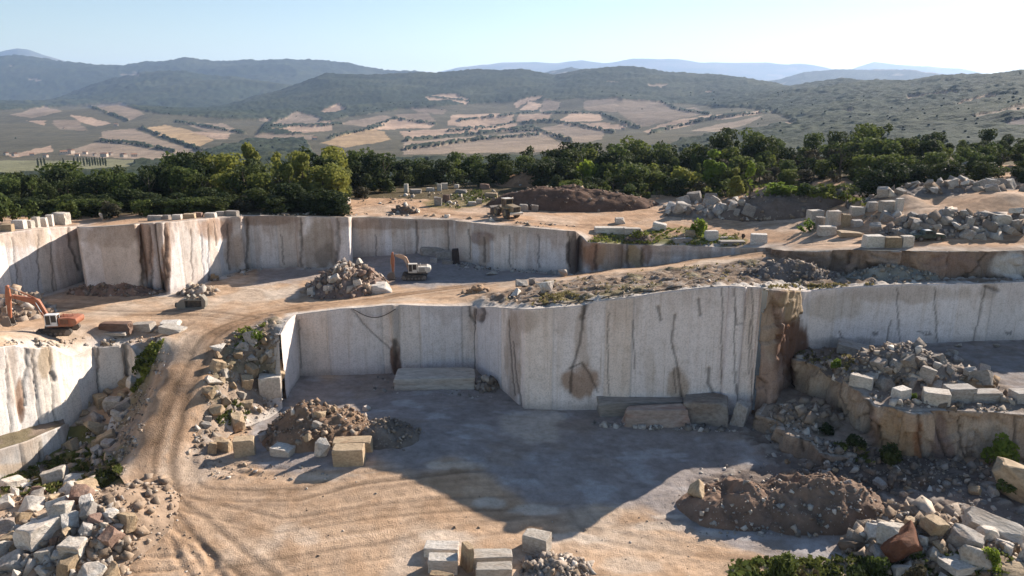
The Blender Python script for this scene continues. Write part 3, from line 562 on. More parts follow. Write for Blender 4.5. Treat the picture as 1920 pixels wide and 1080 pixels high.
# low cut step in front of the left wall
lw2 = wp([(-70, 940, -2.8, 870), (0, 905, -2.6, 845), (60, 876, -2.6, 826), (116, 845, -2.4, 800), (126, 818, -1.9, 797)])
st2 = [p[:2] for p in lw2]; zs2 = RBF([p[:2] + (p[3],) for p in lw2] + [(p[0] - 4, p[1] + 1, p[3] + .1) for p in lw2])
struct('rock_face', wall_mesh('step_face', st2, zs2, zPI, .25, .2, M_wall, (.58, .52, .46), (1.4, 3.4), 0.12, [([(70, 830), (72, 880)], 3, .4)], [(40, 880, 60, 12, (.45, .33, .22), .6)], 82, topstain=.3))
pl2 = st2 + [left_w[4][:2], left_w[3][:2], left_w[2][:2], left_w[1][:2]]
pl2 = st2 + [(p[0] - .1, p[1] + .2) for p in left_w[4:0:-1]]
zs3 = RBF([p[:2] + (p[3],) for p in lw2] + [(p[0], p[1], z) for p, z in zip(left_w[4:0:-1], [zs2(lw2[3][0], lw2[3][1]) + 0, zs2(lw2[2][0], lw2[2][1]) + 0, zs2(lw2[1][0], lw2[1][1]), zs2(lw2[0][0], lw2[0][1])])])
def col_st(X, Y, Z, dd):
    n2 = fbm(X / 1.3, Y / 1.3, 4, 8); C = np.tile(RUB * .8, (len(X), 1)); C = lerp(C, GRASS * .6, sstep(.4, .6, n2) * .5)
    return Z + (n2 - .5) * .6 * sstep(0, 1, dd), C
G['st'] = struct('rock_step', region_mesh('rock_step', pl2, zs3, 0.4, M_ground, col_st))
# ------------------------------------------------------------------ far country
def interp(pts, x): 
    p = sorted(pts); return np.interp(x, [a[0] for a in p], [a[1] for a in p])
def z_of(py, depth):
    u = (py - 540) / F; tn = (math.tan(PITCH) + u) / (1 - math.tan(PITCH) * u); return CAMZ - tn * depth
TREE = np.array([0.026, 0.036, 0.018]); TREE2 = np.array([0.045, 0.052, 0.026]); FIELD = np.array([0.40, 0.28, 0.20]); FIELD2 = np.array([0.27, 0.205, 0.15]); FIELD3 = np.array([0.42, 0.29, 0.165])
fields = [([(108, 290), (150, 275), (188, 265), (190, 246), (248, 240), (300, 262), (372, 283), (390, 288), (300, 300), (200, 296)], FIELD2 * 1.05), ([(262, 240), (310, 234), (360, 244), (402, 262), (376, 276), (325, 264)], FIELD3), ([(330, 228), (420, 232), (462, 250), (400, 252)], FIELD2), ([(350, 245), (430, 250), (425, 262), (405, 262)], FIELD),
          ([(125, 214), (170, 220), (212, 232), (178, 237), (148, 228)], FIELD * 1.1), ([(15, 215), (80, 200), (122, 208), (60, 222)], FIELD2), ([(50, 226), (90, 226), (80, 236)], FIELD), ([(170, 198), (230, 194), (275, 215), (240, 226)], FIELD2 * .9), ([(15, 290), (95, 272), (96, 286), (25, 296)], FIELD), ([(95, 225), (150, 225), (165, 245), (110, 243)], FIELD2 * .8),
          ([(500, 238), (560, 209), (605, 223), (600, 235)], FIELD2), ([(505, 244), (620, 226), (622, 245), (560, 250)], FIELD), ([(598, 210), (632, 195), (652, 205), (625, 213)], FIELD), ([(480, 225), (510, 222), (505, 232)], FIELD2), ([(480, 252), (590, 252), (585, 262), (480, 264)], FIELD2 * .9),
          ([(795, 180), (850, 176), (882, 188), (876, 197), (840, 190), (805, 190)], FIELD * 1.15), ([(762, 202), (840, 205), (832, 216), (788, 211)], FIELD2 * .8), ([(736, 214), (800, 211), (822, 230), (758, 228)], FIELD2 * .75), ([(625, 232), (720, 215), (745, 225), (690, 238)], FIELD2), ([(688, 241), (732, 223), (818, 232), (812, 240), (700, 244)], FIELD * 1.15),
          ([(600, 268), (680, 240), (722, 246), (735, 262), (650, 278)], FIELD3 * .9), ([(840, 236), (845, 215), (930, 212), (960, 214), (965, 228), (900, 238)], FIELD * 1.05), ([(750, 246), (850, 240), (970, 230), (965, 246), (760, 262)], FIELD * 1.0), ([(755, 266), (965, 249), (1000, 240), (1040, 262), (1080, 285), (755, 290)], FIELD2 * 1.1), ([(968, 216), (1040, 208), (1030, 225), (972, 228)], FIELD), ([(970, 246), (1060, 232), (1140, 242), (1130, 262), (1060, 272), (1040, 258)], FIELD2),
          ([(975, 207), (990, 190), (1016, 195), (1006, 208)], FIELD * 1.45), ([(962, 195), (975, 186), (1018, 181), (1010, 188), (985, 191), (970, 205)], FIELD * 1.1), ([(1010, 209), (1020, 186), (1052, 190), (1040, 211)], FIELD2), ([(1043, 226), (1070, 212), (1130, 214), (1132, 226), (1050, 230)], FIELD * 1.2), ([(1040, 232), (1140, 229), (1150, 245), (1080, 236)], FIELD),
          ([(1095, 188), (1160, 184), (1185, 198), (1150, 212), (1125, 208), (1095, 208)], FIELD2 * .95), ([(1150, 186), (1240, 190), (1262, 205), (1300, 200), (1330, 212), (1250, 228), (1200, 240), (1160, 214)], FIELD2 * .8), ([(1135, 232), (1175, 232), (1170, 244), (1145, 242)], FIELD), ([(1205, 246), (1260, 226), (1300, 220), (1330, 222), (1285, 238), (1220, 250)], FIELD), ([(1300, 218), (1400, 210), (1435, 206), (1430, 214), (1345, 226)], FIELD * 1.1), ([(1290, 245), (1400, 222), (1430, 216), (1410, 232), (1340, 248)], FIELD2 * 1.1), ([(1440, 240), (1480, 228), (1490, 236)], FIELD),
          ([(1700, 182), (1790, 172), (1800, 178), (1700, 190)], FIELD2), ([(1785, 198), (1850, 180), (1870, 182), (1800, 202)], FIELD), ([(1800, 222), (1930, 196), (1930, 206), (1830, 226)], FIELD2), ([(1870, 235), (1940, 215), (1940, 240)], np.array([.16, .13, .12])), ([(1560, 210), (1600, 208), (1595, 214)], FIELD2),
          ([(215, 142), (260, 138), (262, 144)], FIELD2), ([(50, 148), (100, 150), (70, 154)], FIELD2), ([(10, 122), (24, 122), (20, 128)], FIELD2), ([(245, 135), (262, 135), (258, 139)], FIELD2), ([(1200, 160), (1260, 158), (1240, 166)], FIELD2), ([(1320, 172), (1340, 172), (1332, 178)], FIELD), ([(1130, 152), (1165, 156), (1150, 158)], FIELD2),
          ([(-500, 306), (120, 300), (200, 298), (262, 300), (240, 318), (0, 330), (-500, 330)], np.array([.22, .21, .12]))]
SCRUB = np.array([0.105, 0.092, 0.058])
fields = [([(560, 246), (640, 222), (760, 203), (960, 190), (1100, 184), (1300, 196), (1445, 206), (1500, 232), (1300, 262), (1150, 296), (590, 300)], SCRUB), ([(-900, 225), (60, 205), (200, 192), (300, 214), (500, 226), (480, 262), (300, 305), (-900, 310)], SCRUB)] + fields
def in_hilly(px, py):
    px = px + (fbm(px / 14, py / 6, 3, 5) - .5) * 12; py = py + (fbm(px / 16, py / 7, 3, 6) - .5) * 3.2
    m = np.zeros(px.shape); C = np.zeros(px.shape + (3,))
    for pl, c in fields:
        k = inpoly(px, py, pl); d, _, _ = linedist(px, py * 1.0, pl, True)
        kk = k & (d > 0.5); m = np.where(kk, 1.0, m); C[kk] = c
    return m, C
hedges = [[(265, 240), (310, 258), (345, 270), (380, 284)], [(760, 264), (900, 250), (1000, 238)], [(840, 246), (930, 238), (965, 228)], [(965, 246), (1010, 244), (1075, 268)], [(980, 230), (1030, 226), (1090, 236), (1150, 248)], [(690, 241), (740, 222), (815, 233)], [(1020, 212), (1070, 211), (1130, 212)], [(500, 236), (600, 236), (640, 232)], [(1220, 250), (1330, 222), (1440, 210)],
          [(1130, 215), (1200, 240)], [(620, 258), (720, 236)], [(190, 265), (250, 270), (330, 285)], [(1240, 190), (1270, 205), (1330, 214)], [(170, 200), (240, 226)], [(330, 228), (460, 250)], [(760, 280), (900, 262), (1010, 252)], [(790, 180), (880, 190)], [(860, 226), (960, 215), (1010, 208)]]
def far_layer(name, prof, pxr, nx, ny, amp, wavelen, fieldy=False, dscale=None, seed=1, treeamp=0.0, cols=(TREE, TREE2)):
    """prof: list of (depth, [(px,row)...]) from near to far; terrain heights are solved so that each depth shows at that row"""
    pxs = np.linspace(pxr[0], pxr[1], nx); ds = np.array([p[0] for p in prof], float); rows = np.array([interp(p[1], pxs) for p in prof])
    ks = np.linspace(0, len(ds) - 1, ny)
    i0 = np.clip(np.floor(ks).astype(int), 0, len(ds) - 2); t = ks - i0
    Dp = (ds[i0] * (1 - t) + ds[i0 + 1] * t)[:, None] * np.ones(nx)[None, :]
    Zk = np.array([[z_of(r, d) for r in rw] for rw, d in zip(rows, ds)]) if True else None
    if dscale is not None:
        sc = interp(dscale, pxs); SC = 1 + (sc[None, :] - 1) * np.clip((ds[:, None] - 300) / 1800, 0, 1)
        Zk = np.array([[z_of(rows[j, i], ds[j] * SC[j, i]) for i in range(nx)] for j in range(len(ds))]); DS = ds[:, None] * SC; Dp = DS[i0] * (1 - t)[:, None] + DS[i0 + 1] * t[:, None]
    # smooth interpolation between the knots
    Z = Zk[i0] * (1 - t)[:, None] + Zk[i0 + 1] * t[:, None]
    # px at the solved point -> x ; column direction kept at the ridge row
    mid = np.array([ray(p, 200) for p in pxs]); X = Dp * (mid[:, 0] / mid[:, 1])[None, :]; Y = Dp
    edge = np.minimum(1, np.minimum(ks, (len(ds) - 1 - ks)) * 1.0)[:, None]
    rid = 1 - np.abs(2 * fbm(X / wavelen, Y / wavelen, 4, seed) - 1) * 2
    Z = Z + amp * (rid - .35) * edge * np.clip((Dp - 500) / (ds[-2] * .6), 0.0, 1) 
    px, py = proj(X, Y, Z)
    C = np.tile(cols[0], (ny, nx, 1)); n = fbm(X / (wavelen * .25), Y / (wavelen * .25), 4, seed + 3)
    C = C + (cols[1] - C) * sstep(.42, .68, n)[..., None]
    wood = np.ones_like(Z)
    if fieldy:
        m, FC = in_hilly(px, py); C = np.where(m[..., None] > 0, FC * ((0.74 + .34 * fbm(X / 60, Y / 60, 3, 4)) * (.9 + .25 * vn(X / 9 + Y / 40, Y / 160, 8)))[..., None], C); wood = 1 - m
        hm = np.zeros_like(Z)
        for h in hedges:
            d, _, _ = linedist(px, py, h); hm = np.maximum(hm, (d < 1.3 + vn(px / 5, py / 5, 3)) * (vn(px / 3, py / 3, 9) > .25))
        C = np.where(hm[..., None] > 0, TREE * 1.1, C); wood = np.maximum(wood, hm)
    else:
        op = sstep(.70, .74, fbm(X / (wavelen * .35), Y / (wavelen * .18), 3, seed + 8)); C = C + (FIELD2 - C) * op[..., None] * .7
    if treeamp:
        wood = wood * np.clip((Dp - 300) / 1200, 0, 1)
        Z = Z + treeamp * wood * (vn(X / (treeamp * 2.2), Y / (treeamp * 3.5), seed + 30) + .6 * vn(X / (treeamp * 1.2), Y / (treeamp * 2), seed + 31))
        C = C * (0.75 + 0.5 * vn(X / (treeamp * 3), Y / (treeamp * 4), seed + 33) * wood + .25 * (1 - wood))[..., None]
    I = np.arange(nx * ny).reshape(ny, nx); Fq = np.stack([I[:-1, :-1], I[:-1, 1:], I[1:, 1:], I[1:, :-1]], -1).reshape(-1, 4)
    return struct(name, mesh_np(name, np.column_stack([X.ravel(), Y.ravel(), Z.ravel()]), Fq, M_far, C.reshape(-1, 3), smooth=True))
ds_right = [(-300, 1), (900, 1), (1300, .9), (1600, .62), (1900, .42), (2300, .35)]
far_layer('hills', [(250, [(-300, 395), (2300, 375)]), (600, [(-300, 352), (700, 345), (1200, 335), (2300, 318)]), (1100, [(-300, 318), (700, 305), (1300, 285), (1700, 262), (2300, 240)]), (1700, [(-300, 300), (250, 298), (700, 288), (1200, 262), (1700, 245), (2300, 225)]),
                    (2400, [(-300, 262), (300, 262), (700, 262), (1000, 256), (1400, 238), (1800, 222), (2300, 200)]), (3300, [(-300, 226), (200, 226), (600, 232), (900, 226), (1300, 212), (1700, 195), (2300, 170)]), (4200, [(-300, 205), (200, 205), (500, 208), (800, 196), (1200, 184), (1700, 168), (2300, 150)]),
                    (5600, [(-300, 196), (0, 200), (240, 212), (380, 216), (480, 178), (560, 158), (620, 143), (700, 137), (830, 137), (900, 131), (980, 130), (1040, 140), (1090, 130), (1200, 131), (1300, 143), (1400, 152), (1480, 163), (1580, 150), (1640, 146), (1700, 152), (1745, 141), (1830, 143), (1880, 138), (1925, 134), (2300, 120)]),
                    (6800, [(-300, 230), (2300, 215)])], (-300, 2250), 900, 330, 34, 900, True, ds_right, 11, 8)
far_layer('hills', [(4800, [(-300, 225), (2300, 230)]), (6000, [(-300, 195), (100, 200), (400, 196), (700, 215)]), (7600, [(-300, 205), (60, 208), (120, 190), (180, 166), (260, 147), (350, 139), (440, 141), (520, 152), (640, 180), (720, 215)]), (8600, [(-300, 240), (720, 240)])], (-300, 720), 300, 90, 70, 1300, True, None, 21, 16)
far_layer('hills', [(7400, [(-400, 230), (1000, 230)]), (8800, [(-400, 165), (500, 165), (1000, 200)]), (10500, [(-400, 120), (0, 111), (60, 114), (200, 121), (340, 119), (440, 113), (540, 111), (620, 114), (680, 122), (760, 131), (800, 138), (900, 160), (1000, 200)]), (12500, [(-400, 190), (1000, 240)])], (-400, 1000), 360, 90, 95, 1800, True, None, 31, 20)
far_layer('hills', [(8000, [(950, 230), (2300, 230)]), (11000, [(950, 190), (1020, 137), (1070, 127), (1115, 140), (1180, 160), (1240, 142), (1330, 139), (1420, 152), (1455, 150), (1500, 136), (1560, 131), (1700, 132), (1760, 141), (1900, 170), (2300, 200)]), (13000, [(950, 240), (2300, 240)])], (950, 2100), 260, 60, 20, 1500, False, None, 41, 14)
MT = (np.array([0.11, 0.12, 0.09]), np.array([0.16, 0.15, 0.12]))
far_layer('mountains', [(17000, [(700, 230), (2300, 230)]), (23000, [(760, 170), (815, 137), (860, 123), (960, 114), (1040, 116), (1090, 111), (1130, 117), (1190, 112), (1340, 113), (1420, 118), (1480, 119), (1530, 127), (1580, 133), (1640, 150), (2300, 180)]), (26000, [(700, 240), (2300, 240)])], (740, 2000), 300, 50, 110, 2600, False, None, 51, 0, MT)
far_layer('mountains', [(19500, [(1400, 230), (2300, 230)]), (25500, [(1400, 170), (1560, 140), (1590, 129), (1628, 116), (1700, 122), (1790, 128), (1850, 141), (1950, 160), (2300, 180)]), (28000, [(1400, 240), (2300, 240)])], (1400, 2100), 200, 40, 60, 2600, False, None, 61, 0, MT)
far_layer('mountains', [(15000, [(-400, 230), (500, 230)]), (19000, [(-400, 118), (-60, 104), (0, 98), (28, 92), (50, 89), (70, 92), (95, 102), (150, 118), (230, 130), (500, 160)]), (22000, [(-400, 240), (500, 240)])], (-400, 500), 200, 50, 30, 2600, False, None, 71, 0, MT)

# ------------------------------------------------------------------ ray casting onto the ground
def bvh_of(objs):
    vs = []; fs = []; o = 0
    for ob in objs:
        me = ob.data; n = len(me.vertices); a = np.empty(n * 3, np.float32); me.vertices.foreach_get('co', a); vs.append(a.reshape(-1, 3))
        me.calc_loop_triangles(); m = len(me.loop_triangles); b = np.empty(m * 3, np.int32); me.loop_triangles.foreach_get('vertices', b); fs.append(b.reshape(-1, 3) + o); o += n
    return BVHTree.FromPolygons(np.concatenate(vs).tolist(), np.concatenate(fs).tolist(), all_triangles=True)
BV = bvh_of([o for o in G.values()])
BVF = bvh_of([o for o in scene.objects if o.name.startswith('hills')])
CO = Vector((0, 0, CAMZ))
def hit(px, py, bv=None):
    d = Vector(ray(px, py)).normalized(); r = (bv or BV).ray_cast(CO, d)
    return r[0] if r[0] is not None else Vector(at(px, py, 0))
def down(x, y, bv=None, z0=200.0):
    r = (bv or BV).ray_cast(Vector((x, y, z0)), Vector((0, 0, -1)))
    return r[0].z if r[0] is not None else 0.0
def m_per_px(p): return (p.y * cP - (p.z - CAMZ) * sP) / F
# ------------------------------------------------------------------ stone
def rock_mesh(seed, kind, mat):
    """kind: 'block' sawn block, 'slab', 'boulder' broken lump, 'shard'; unit size about 1 x 1 x 1 with its base at z=0"""
    rs = random.Random(seed); bm = bmesh.new(); P = []
    if kind in ('block', 'slab', 'split'):
        j = {'block': .06, 'slab': .05, 'split': .16}[kind]
        for sx in (-1, 1):
            for sy in (-1, 1):
                for sz in (0, 1):
                    x = sx * (.5 - rs.random() * j); y = sy * (.5 - rs.random() * j); z = sz - (rs.random() * j if sz else 0)
                    if rs.random() < (.35 if kind == 'block' else .5):
                        c = .05 + rs.random() * (.12 if kind == 'block' else .3)
                        P += [(x - sx * c, y, z), (x, y - sy * c, z), (x, y, z - c if sz else z)]
                    else: P.append((x, y, z))
    else:
        n = 12 if kind == 'boulder' else 8
        for k in range(n):
            th = rs.random() * 6.283; ph = math.acos(1 - 2 * rs.random()); r = .5 * (.8 + .3 * rs.random())
            x, y, z = math.sin(ph) * math.cos(th), math.sin(ph) * math.sin(th), math.cos(ph)
            m = max(abs(x), abs(y), abs(z)); f = r / (m ** .6)
            P.append((x * f, y * f, .5 + z * f * .95))
        P = [(x, y, max(z, 0.02)) for x, y, z in P]
    for p in P: bm.verts.new(p)
    r = bmesh.ops.convex_hull(bm, input=bm.verts)
    bmesh.ops.delete(bm, geom=[g for g in set(r['geom_interior'] + r['geom_unused']) if isinstance(g, bmesh.types.BMVert)], context='VERTS')
    bmesh.ops.dissolve_limit(bm, angle_limit=R(4), verts=bm.verts, edges=bm.edges)
    try: bmesh.ops.bevel(bm, geom=list(bm.edges), offset=.022, segments=1, affect='EDGES', clamp_overlap=True)
    except Exception: pass
    bmesh.ops.triangulate(bm, faces=bm.faces)
    for _ in range(2):
        long = [e for e in bm.edges if e.calc_length() > .22]
        if long: bmesh.ops.subdivide_edges(bm, edges=long, cuts=1); bmesh.ops.triangulate(bm, faces=bm.faces)
    a = {'block': .012, 'slab': .012, 'split': .04, 'boulder': .035, 'shard': .03}[kind]
    from mathutils import noise as mn
    for v in bm.verts:
        q = v.co * 3.1 + Vector((seed * 7.7, 0, 0)); v.co += Vector((mn.noise(q), mn.noise(q + Vector((9, 0, 0))), mn.noise(q + Vector((0, 9, 0))) * .7)) * a * 1.6
    bmesh.ops.recalc_face_normals(bm, faces=bm.faces)
    me = bpy.data.meshes.new(kind); bm.to_mesh(me); bm.free(); me.materials.append(mat); return me
M_rust = mat_rock('rust_stone', (0.24, 0.10, 0.055), (0.17, 0.075, 0.045), (0.32, 0.2, 0.13), 0.5)
M_stained = mat_rock('stained_stone', (0.46, 0.39, 0.35), (0.36, 0.28, 0.24), (0.30, 0.13, 0.08), 0.85)
MATS = {'s': M_stained, 'x': M_rust, 'w': M_white, 'g': M_grey, 't': M_tan, 'r': M_red, 'd': M_darkrock}
_rc = {}
def rmesh(kind, m, v):
    k = (kind, m, v)
    if k not in _rc:
        if (kind, 'w', v) not in _rc: _rc[(kind, 'w', v)] = rock_mesh(100 + v * 13 + len(kind), kind, M_white)
        me = _rc[(kind, 'w', v)]
        if m != 'w': me = me.copy(); me.materials.clear(); me.materials.append(MATS[m]); _rc[k] = me
    return _rc[k]
RS = random.Random(77)
def rock(name, kind, m, p, size, rot, label, cat, group=None, sink=.12, v=None):
    o = link(name, rmesh(kind, m, RS.randrange(8) if v is None else v)); o.scale = size
    o.rotation_euler = rot; o.location = (p[0], p[1], p[2] - sink * size[2])
    return tag(o, label, cat, group)
def blk(px0, px1, py0, py1, m, label, kind='block', yaw=8, depth=1.0, tilt=0, group=None, name='stone_block', cat='stone block', v=None, rx=0):
    """a block seen with its foot on row py1, spanning px0..px1, its top edge near row py0"""
    p = hit((px0 + px1) / 2, py1 - 1); s = m_per_px(p)
    w = (px1 - px0) * s; h = max((py1 - py0) * s, .3); pit = 0.42
    d = max(w * depth * .75, .5); hz = max(h - d * .30 * (1 if depth < 1.4 else .8), h * .5)
    a = abs(math.sin(R(yaw))); wx = w / (math.cos(R(yaw)) + a * d / max(w, .1)) * 1.0
    c = Vector((p.x, p.y + d * .5, p.z))
    c.z = min(p.z, down(c.x, c.y)) if abs(down(c.x, c.y) - p.z) < 1 else p.z
    return rock(name, kind, m, c, (wx, d, hz * 1.08), (R(rx), R(tilt), R(yaw)), label, cat, group, v=v, sink=.08)

# --- blocks and slabs that can be told apart
B = blk
B(735, 896, 690, 732, 'w', 'long flat pale slab lying against the foot of the shaded wall, left of its corner', 'slab', 2, .5, name='stone_slab', cat='stone slab', v=1)
B(1120, 1284, 737, 784, 'g', 'wide flat-topped slab behind the red-stained block at the foot of the shaded wall', 'slab', 0, .42, name='stone_slab', cat='stone slab')
B(1166, 1302, 757, 803, 's', 'red-stained grey block in front of the wide slab below the wall', 'split', 3, .32, v=2)
B(1286, 1380, 737, 800, 'g', 'cracked slab sloping rightwards, right of the red-stained block below the wall', 'slab', -14, .8, -5, name='stone_slab', cat='stone slab')
B(1368, 1408, 745, 802, 'g', 'narrow broken slab leaning beside the cracked slab at the right end of the row', 'split', -30, 1.2, 10, name='stone_slab', cat='stone slab')
B(1335, 1362, 731, 741, 'w', 'small loose stone on top of the cracked sloping slab', 'split', 10, 1)
B(502, 553, 834, 859, 'w', 'low pale wedge of stone in front of the dirt heap, left of the pointed stone', 'slab', -18, .8)
B(582, 616, 818, 863, 'w', 'upright pointed pale stone in front of the dirt heap', 'boulder', 20, .8, 8, v=3)
B(619, 699, 819, 852, 't', 'long tan block behind the square tan block in front of the dirt heap', 'block', 4, .5)
B(621, 682, 833, 877, 't', 'square tan block with a broken top, foremost in front of the dirt heap', 'block', 2, .7, v=5)
B(432, 477, 816, 858, 't', 'tan block with a white sawn top at the left foot of the dirt heap', 'block', 14, .9)
B(398, 432, 820, 850, 't', 'small ochre block left of the white-topped tan block at the foot of the embankment', 'split', -10, .8)
B(384, 404, 828, 852, 't', 'little tilted ochre stone beside the haul road, left of the ochre block', 'split', 30, .8, 12)
G1 = 'sawn blocks in the foreground'
B(793, 862, 1019, 1050, 'w', 'white-topped block at the rear left of the foreground group', 'block', -3, .6, group=G1)
B(799, 860, 1040, 1078, 'w', 'white-topped block before the rear left block of the foreground group', 'block', -2, .6, group=G1)
B(803, 856, 1069, 1112, 't', 'rough-topped tan block cut by the lower edge of the photo', 'split', 2, .6, group=G1)
B(862, 884, 1018, 1076, 't', 'narrow upright tan slab leaning between the two foreground stacks', 'slab', 30, 1.8, 6, group=G1)
B(880, 962, 1033, 1070, 'w', 'long white-topped block at the right of the foreground group', 'block', 3, .5, group=G1)
B(890, 962, 1056, 1098, 'w', 'white-topped block in front of the long right block of the foreground group', 'block', 2, .5, group=G1)
B(977, 1037, 996, 1042, 'w', 'lone white block standing apart to the right of the foreground group', 'block', -22, .8)
G2 = 'sawn blocks on the rock bench'
B(1597, 1641, 698, 728, 'w', 'white-topped block at the rim of the bench, leftmost of the sawn blocks', 'block', -38, .6, group=G2)
B(1676, 1713, 724, 751, 'w', 'small cube-like block with a white top in the middle of the bench edge', 'block', 25, .8, group=G2)
B(1735, 1789, 728, 764, 'w', 'wide block with a white top on the bench edge, right of the small cube', 'block', -22, .8, group=G2)
B(1776, 1832, 720, 758, 'g', 'long grey block with a white corner behind the wide block on the bench', 'block', 4, .7, group=G2)
B(1822, 1884, 728, 758, 'g', 'grey block half buried by brown rubble at the right of the bench', 'block', 0, .6, group=G2)
B(1902, 1950, 728, 758, 'g', 'grey block at the right edge of the photo on the bench', 'block', 5, .8, group=G2)
B(1790, 1810, 642, 653, 'g', 'small pale boulder lying alone at the foot of the right face, left of its twin', 'boulder', 5, .8, name='boulder', cat='boulder')
B(1862, 1882, 643, 654, 'g', 'small pale boulder lying alone at the foot of the right face, nearer the photo edge', 'boulder', 40, .8, name='boulder', cat='boulder')
B(1572, 1650, 640, 672, 'g', 'thin grey slab sunk in the ground at the foot of the right face', 'slab', -25, .8, 10, name='stone_slab', cat='stone slab')
# near the haul road
B(177, 245, 600, 628, 'r', 'low mauve brown block beside the orange excavator', 'split', 4, .5)
B(178, 234, 620, 631, 'w', 'stack of thin pale slabs in front of the mauve brown block', 'slab', 2, .5, name='stone_slab', cat='stone slab')
B(240, 290, 602, 624, 'w', 'flat white slab between the mauve block and the haul road', 'slab', -12, .6, -6, name='stone_slab', cat='stone slab')
B(290, 338, 597, 618, 'w', 'white block with a notch beside the haul road', 'split', 10, .8)
B(292, 345, 608, 629, 'w', 'pale sloping slab in front of the notched white block by the haul road', 'slab', -15, .7, 6, name='stone_slab', cat='stone slab')
B(482, 527, 698, 752, 'w', 'tall white block standing on the embankment beside the return wall', 'block', 10, .8)
B(490, 532, 672, 700, 't', 'tan broken block above the tall white block on the embankment', 'split', 10, .8)
B(660, 735, 523, 553, 'w', 'large pale block at the foot of the rubble heap in the basin', 'split', 8, .6)
B(1003, 1045, 512, 552, 'w', 'angular white boulder in the cluster above the pit edge', 'shard', 10, .8, name='boulder', cat='boulder')
B(1008, 1030, 528, 552, 'w', 'small bright boulder at the front of the cluster above the pit edge', 'boulder', 60, .8, name='boulder', cat='boulder')
B(964, 994, 515, 540, 'g', 'rounded grey boulder at the left of the cluster above the pit edge', 'boulder', 10, .8, name='boulder', cat='boulder')
B(990, 1006, 516, 534, 'g', 'squarish grey boulder in the middle of the cluster above the pit edge', 'split', 10, .8, name='boulder', cat='boulder')
B(1044, 1068, 501, 520, 'w', 'upright pale boulder at the top right of the cluster above the pit edge', 'boulder', 30, .8, name='boulder', cat='boulder')
B(948, 984, 536, 558, 'w', 'flat white boulder lying lowest in the cluster above the pit edge', 'shard', 80, .8, name='boulder', cat='boulder')
B(905, 937, 504, 518, 'w', 'pale wedge of stone on the grey basin floor under the back wall', 'shard', 20, .8)
B(1115, 1180, 421, 440, 'w', 'long pale block with a brown end on the grassy plateau', 'block', 0, .5)
B(1170, 1202, 424, 441, 'w', 'white-ended block adjoining the long pale block on the plateau', 'block', 0, .7)
B(1152, 1173, 405, 421, 'w', 'small pinkish block behind the long pale block on the plateau', 'split', 0, .8)
B(1222, 1253, 414, 433, 'w', 'bright wedge-shaped block on the dirt of the plateau', 'split', -15, .8, 8)
B(1262, 1300, 444, 457, 'g', 'low grey block on the grassy plateau, left of the bright green bush', 'block', 5, .5)
B(1284, 1306, 428, 446, 't', 'tan block touching the bright green bush on the plateau', 'split', 5, .7)
B(1322, 1348, 429, 453, 'w', 'upright pale block right of the bright green bush', 'block', 8, .8)
B(1348, 1378, 442, 449, 'w', 'thin pale slab lying on the grass between two blocks', 'slab', 5, .6, name='stone_slab', cat='stone slab')
B(1350, 1400, 448, 460, 'g', 'low flat slab under the dark pointed stone', 'slab', 0, .5, name='stone_slab', cat='stone slab')
B(1389, 1398, 437, 450, 'd', 'small dark pointed stone standing on the low flat slab', 'shard', 0, .8, v=6)
B(1408, 1442, 434, 459, 'w', 'square block with a brown hollow end at the right of the plateau', 'block', -12, .8)
B(1623, 1660, 436, 466, 'w', 'pale square block beside the dirt track, left of the stained pair', 'block', 3, .8)
B(1661, 1691, 440, 466, 't', 'rust-stained pale block left of the dark pickup', 'block', 0, .8)
B(1691, 1714, 439, 465, 'w', 'pale block right behind the tail of the dark pickup', 'block', 0, .8)
for a, b, c, d, m, l in [(1516, 1547, 389, 412, 'w', 'pale leaning slab at the upper left of the block cluster by the track'), (1529, 1552, 402, 428, 'g', 'grey block below the leaning slab in the block cluster by the track'), (1551, 1578, 391, 427, 'w', 'white-topped tall block in the middle of the block cluster by the track'), (1578, 1597, 398, 427, 't', 'hollow-topped tan block in the block cluster by the track'),
                         (1596, 1624, 384, 406, 'w', 'pale block at the upper right of the block cluster by the track'), (1597, 1624, 408, 427, 'g', 'grey tilted block under the upper right block of the cluster by the track'), (1536, 1572, 419, 443, 'w', 'smooth white boulder at the lower left of the block cluster by the track'), (1574, 1622, 428, 446, 't', 'long low tan block at the lower right of the block cluster by the track'),
                         (1652, 1686, 372, 398, 'w', 'large pale block standing above the broken rock face'), (1680, 1694, 370, 398, 'w', 'narrow bright slab standing right of the large pale block above the broken face'), (1626, 1650, 375, 398, 'g', 'grey block left of the large pale block above the broken face')]:
    B(a, b, c, d, m, l, 'split' if m != 'w' else 'block', RS.uniform(-12, 12), .8)
G3 = 'blocks set along the rim of the left wall'
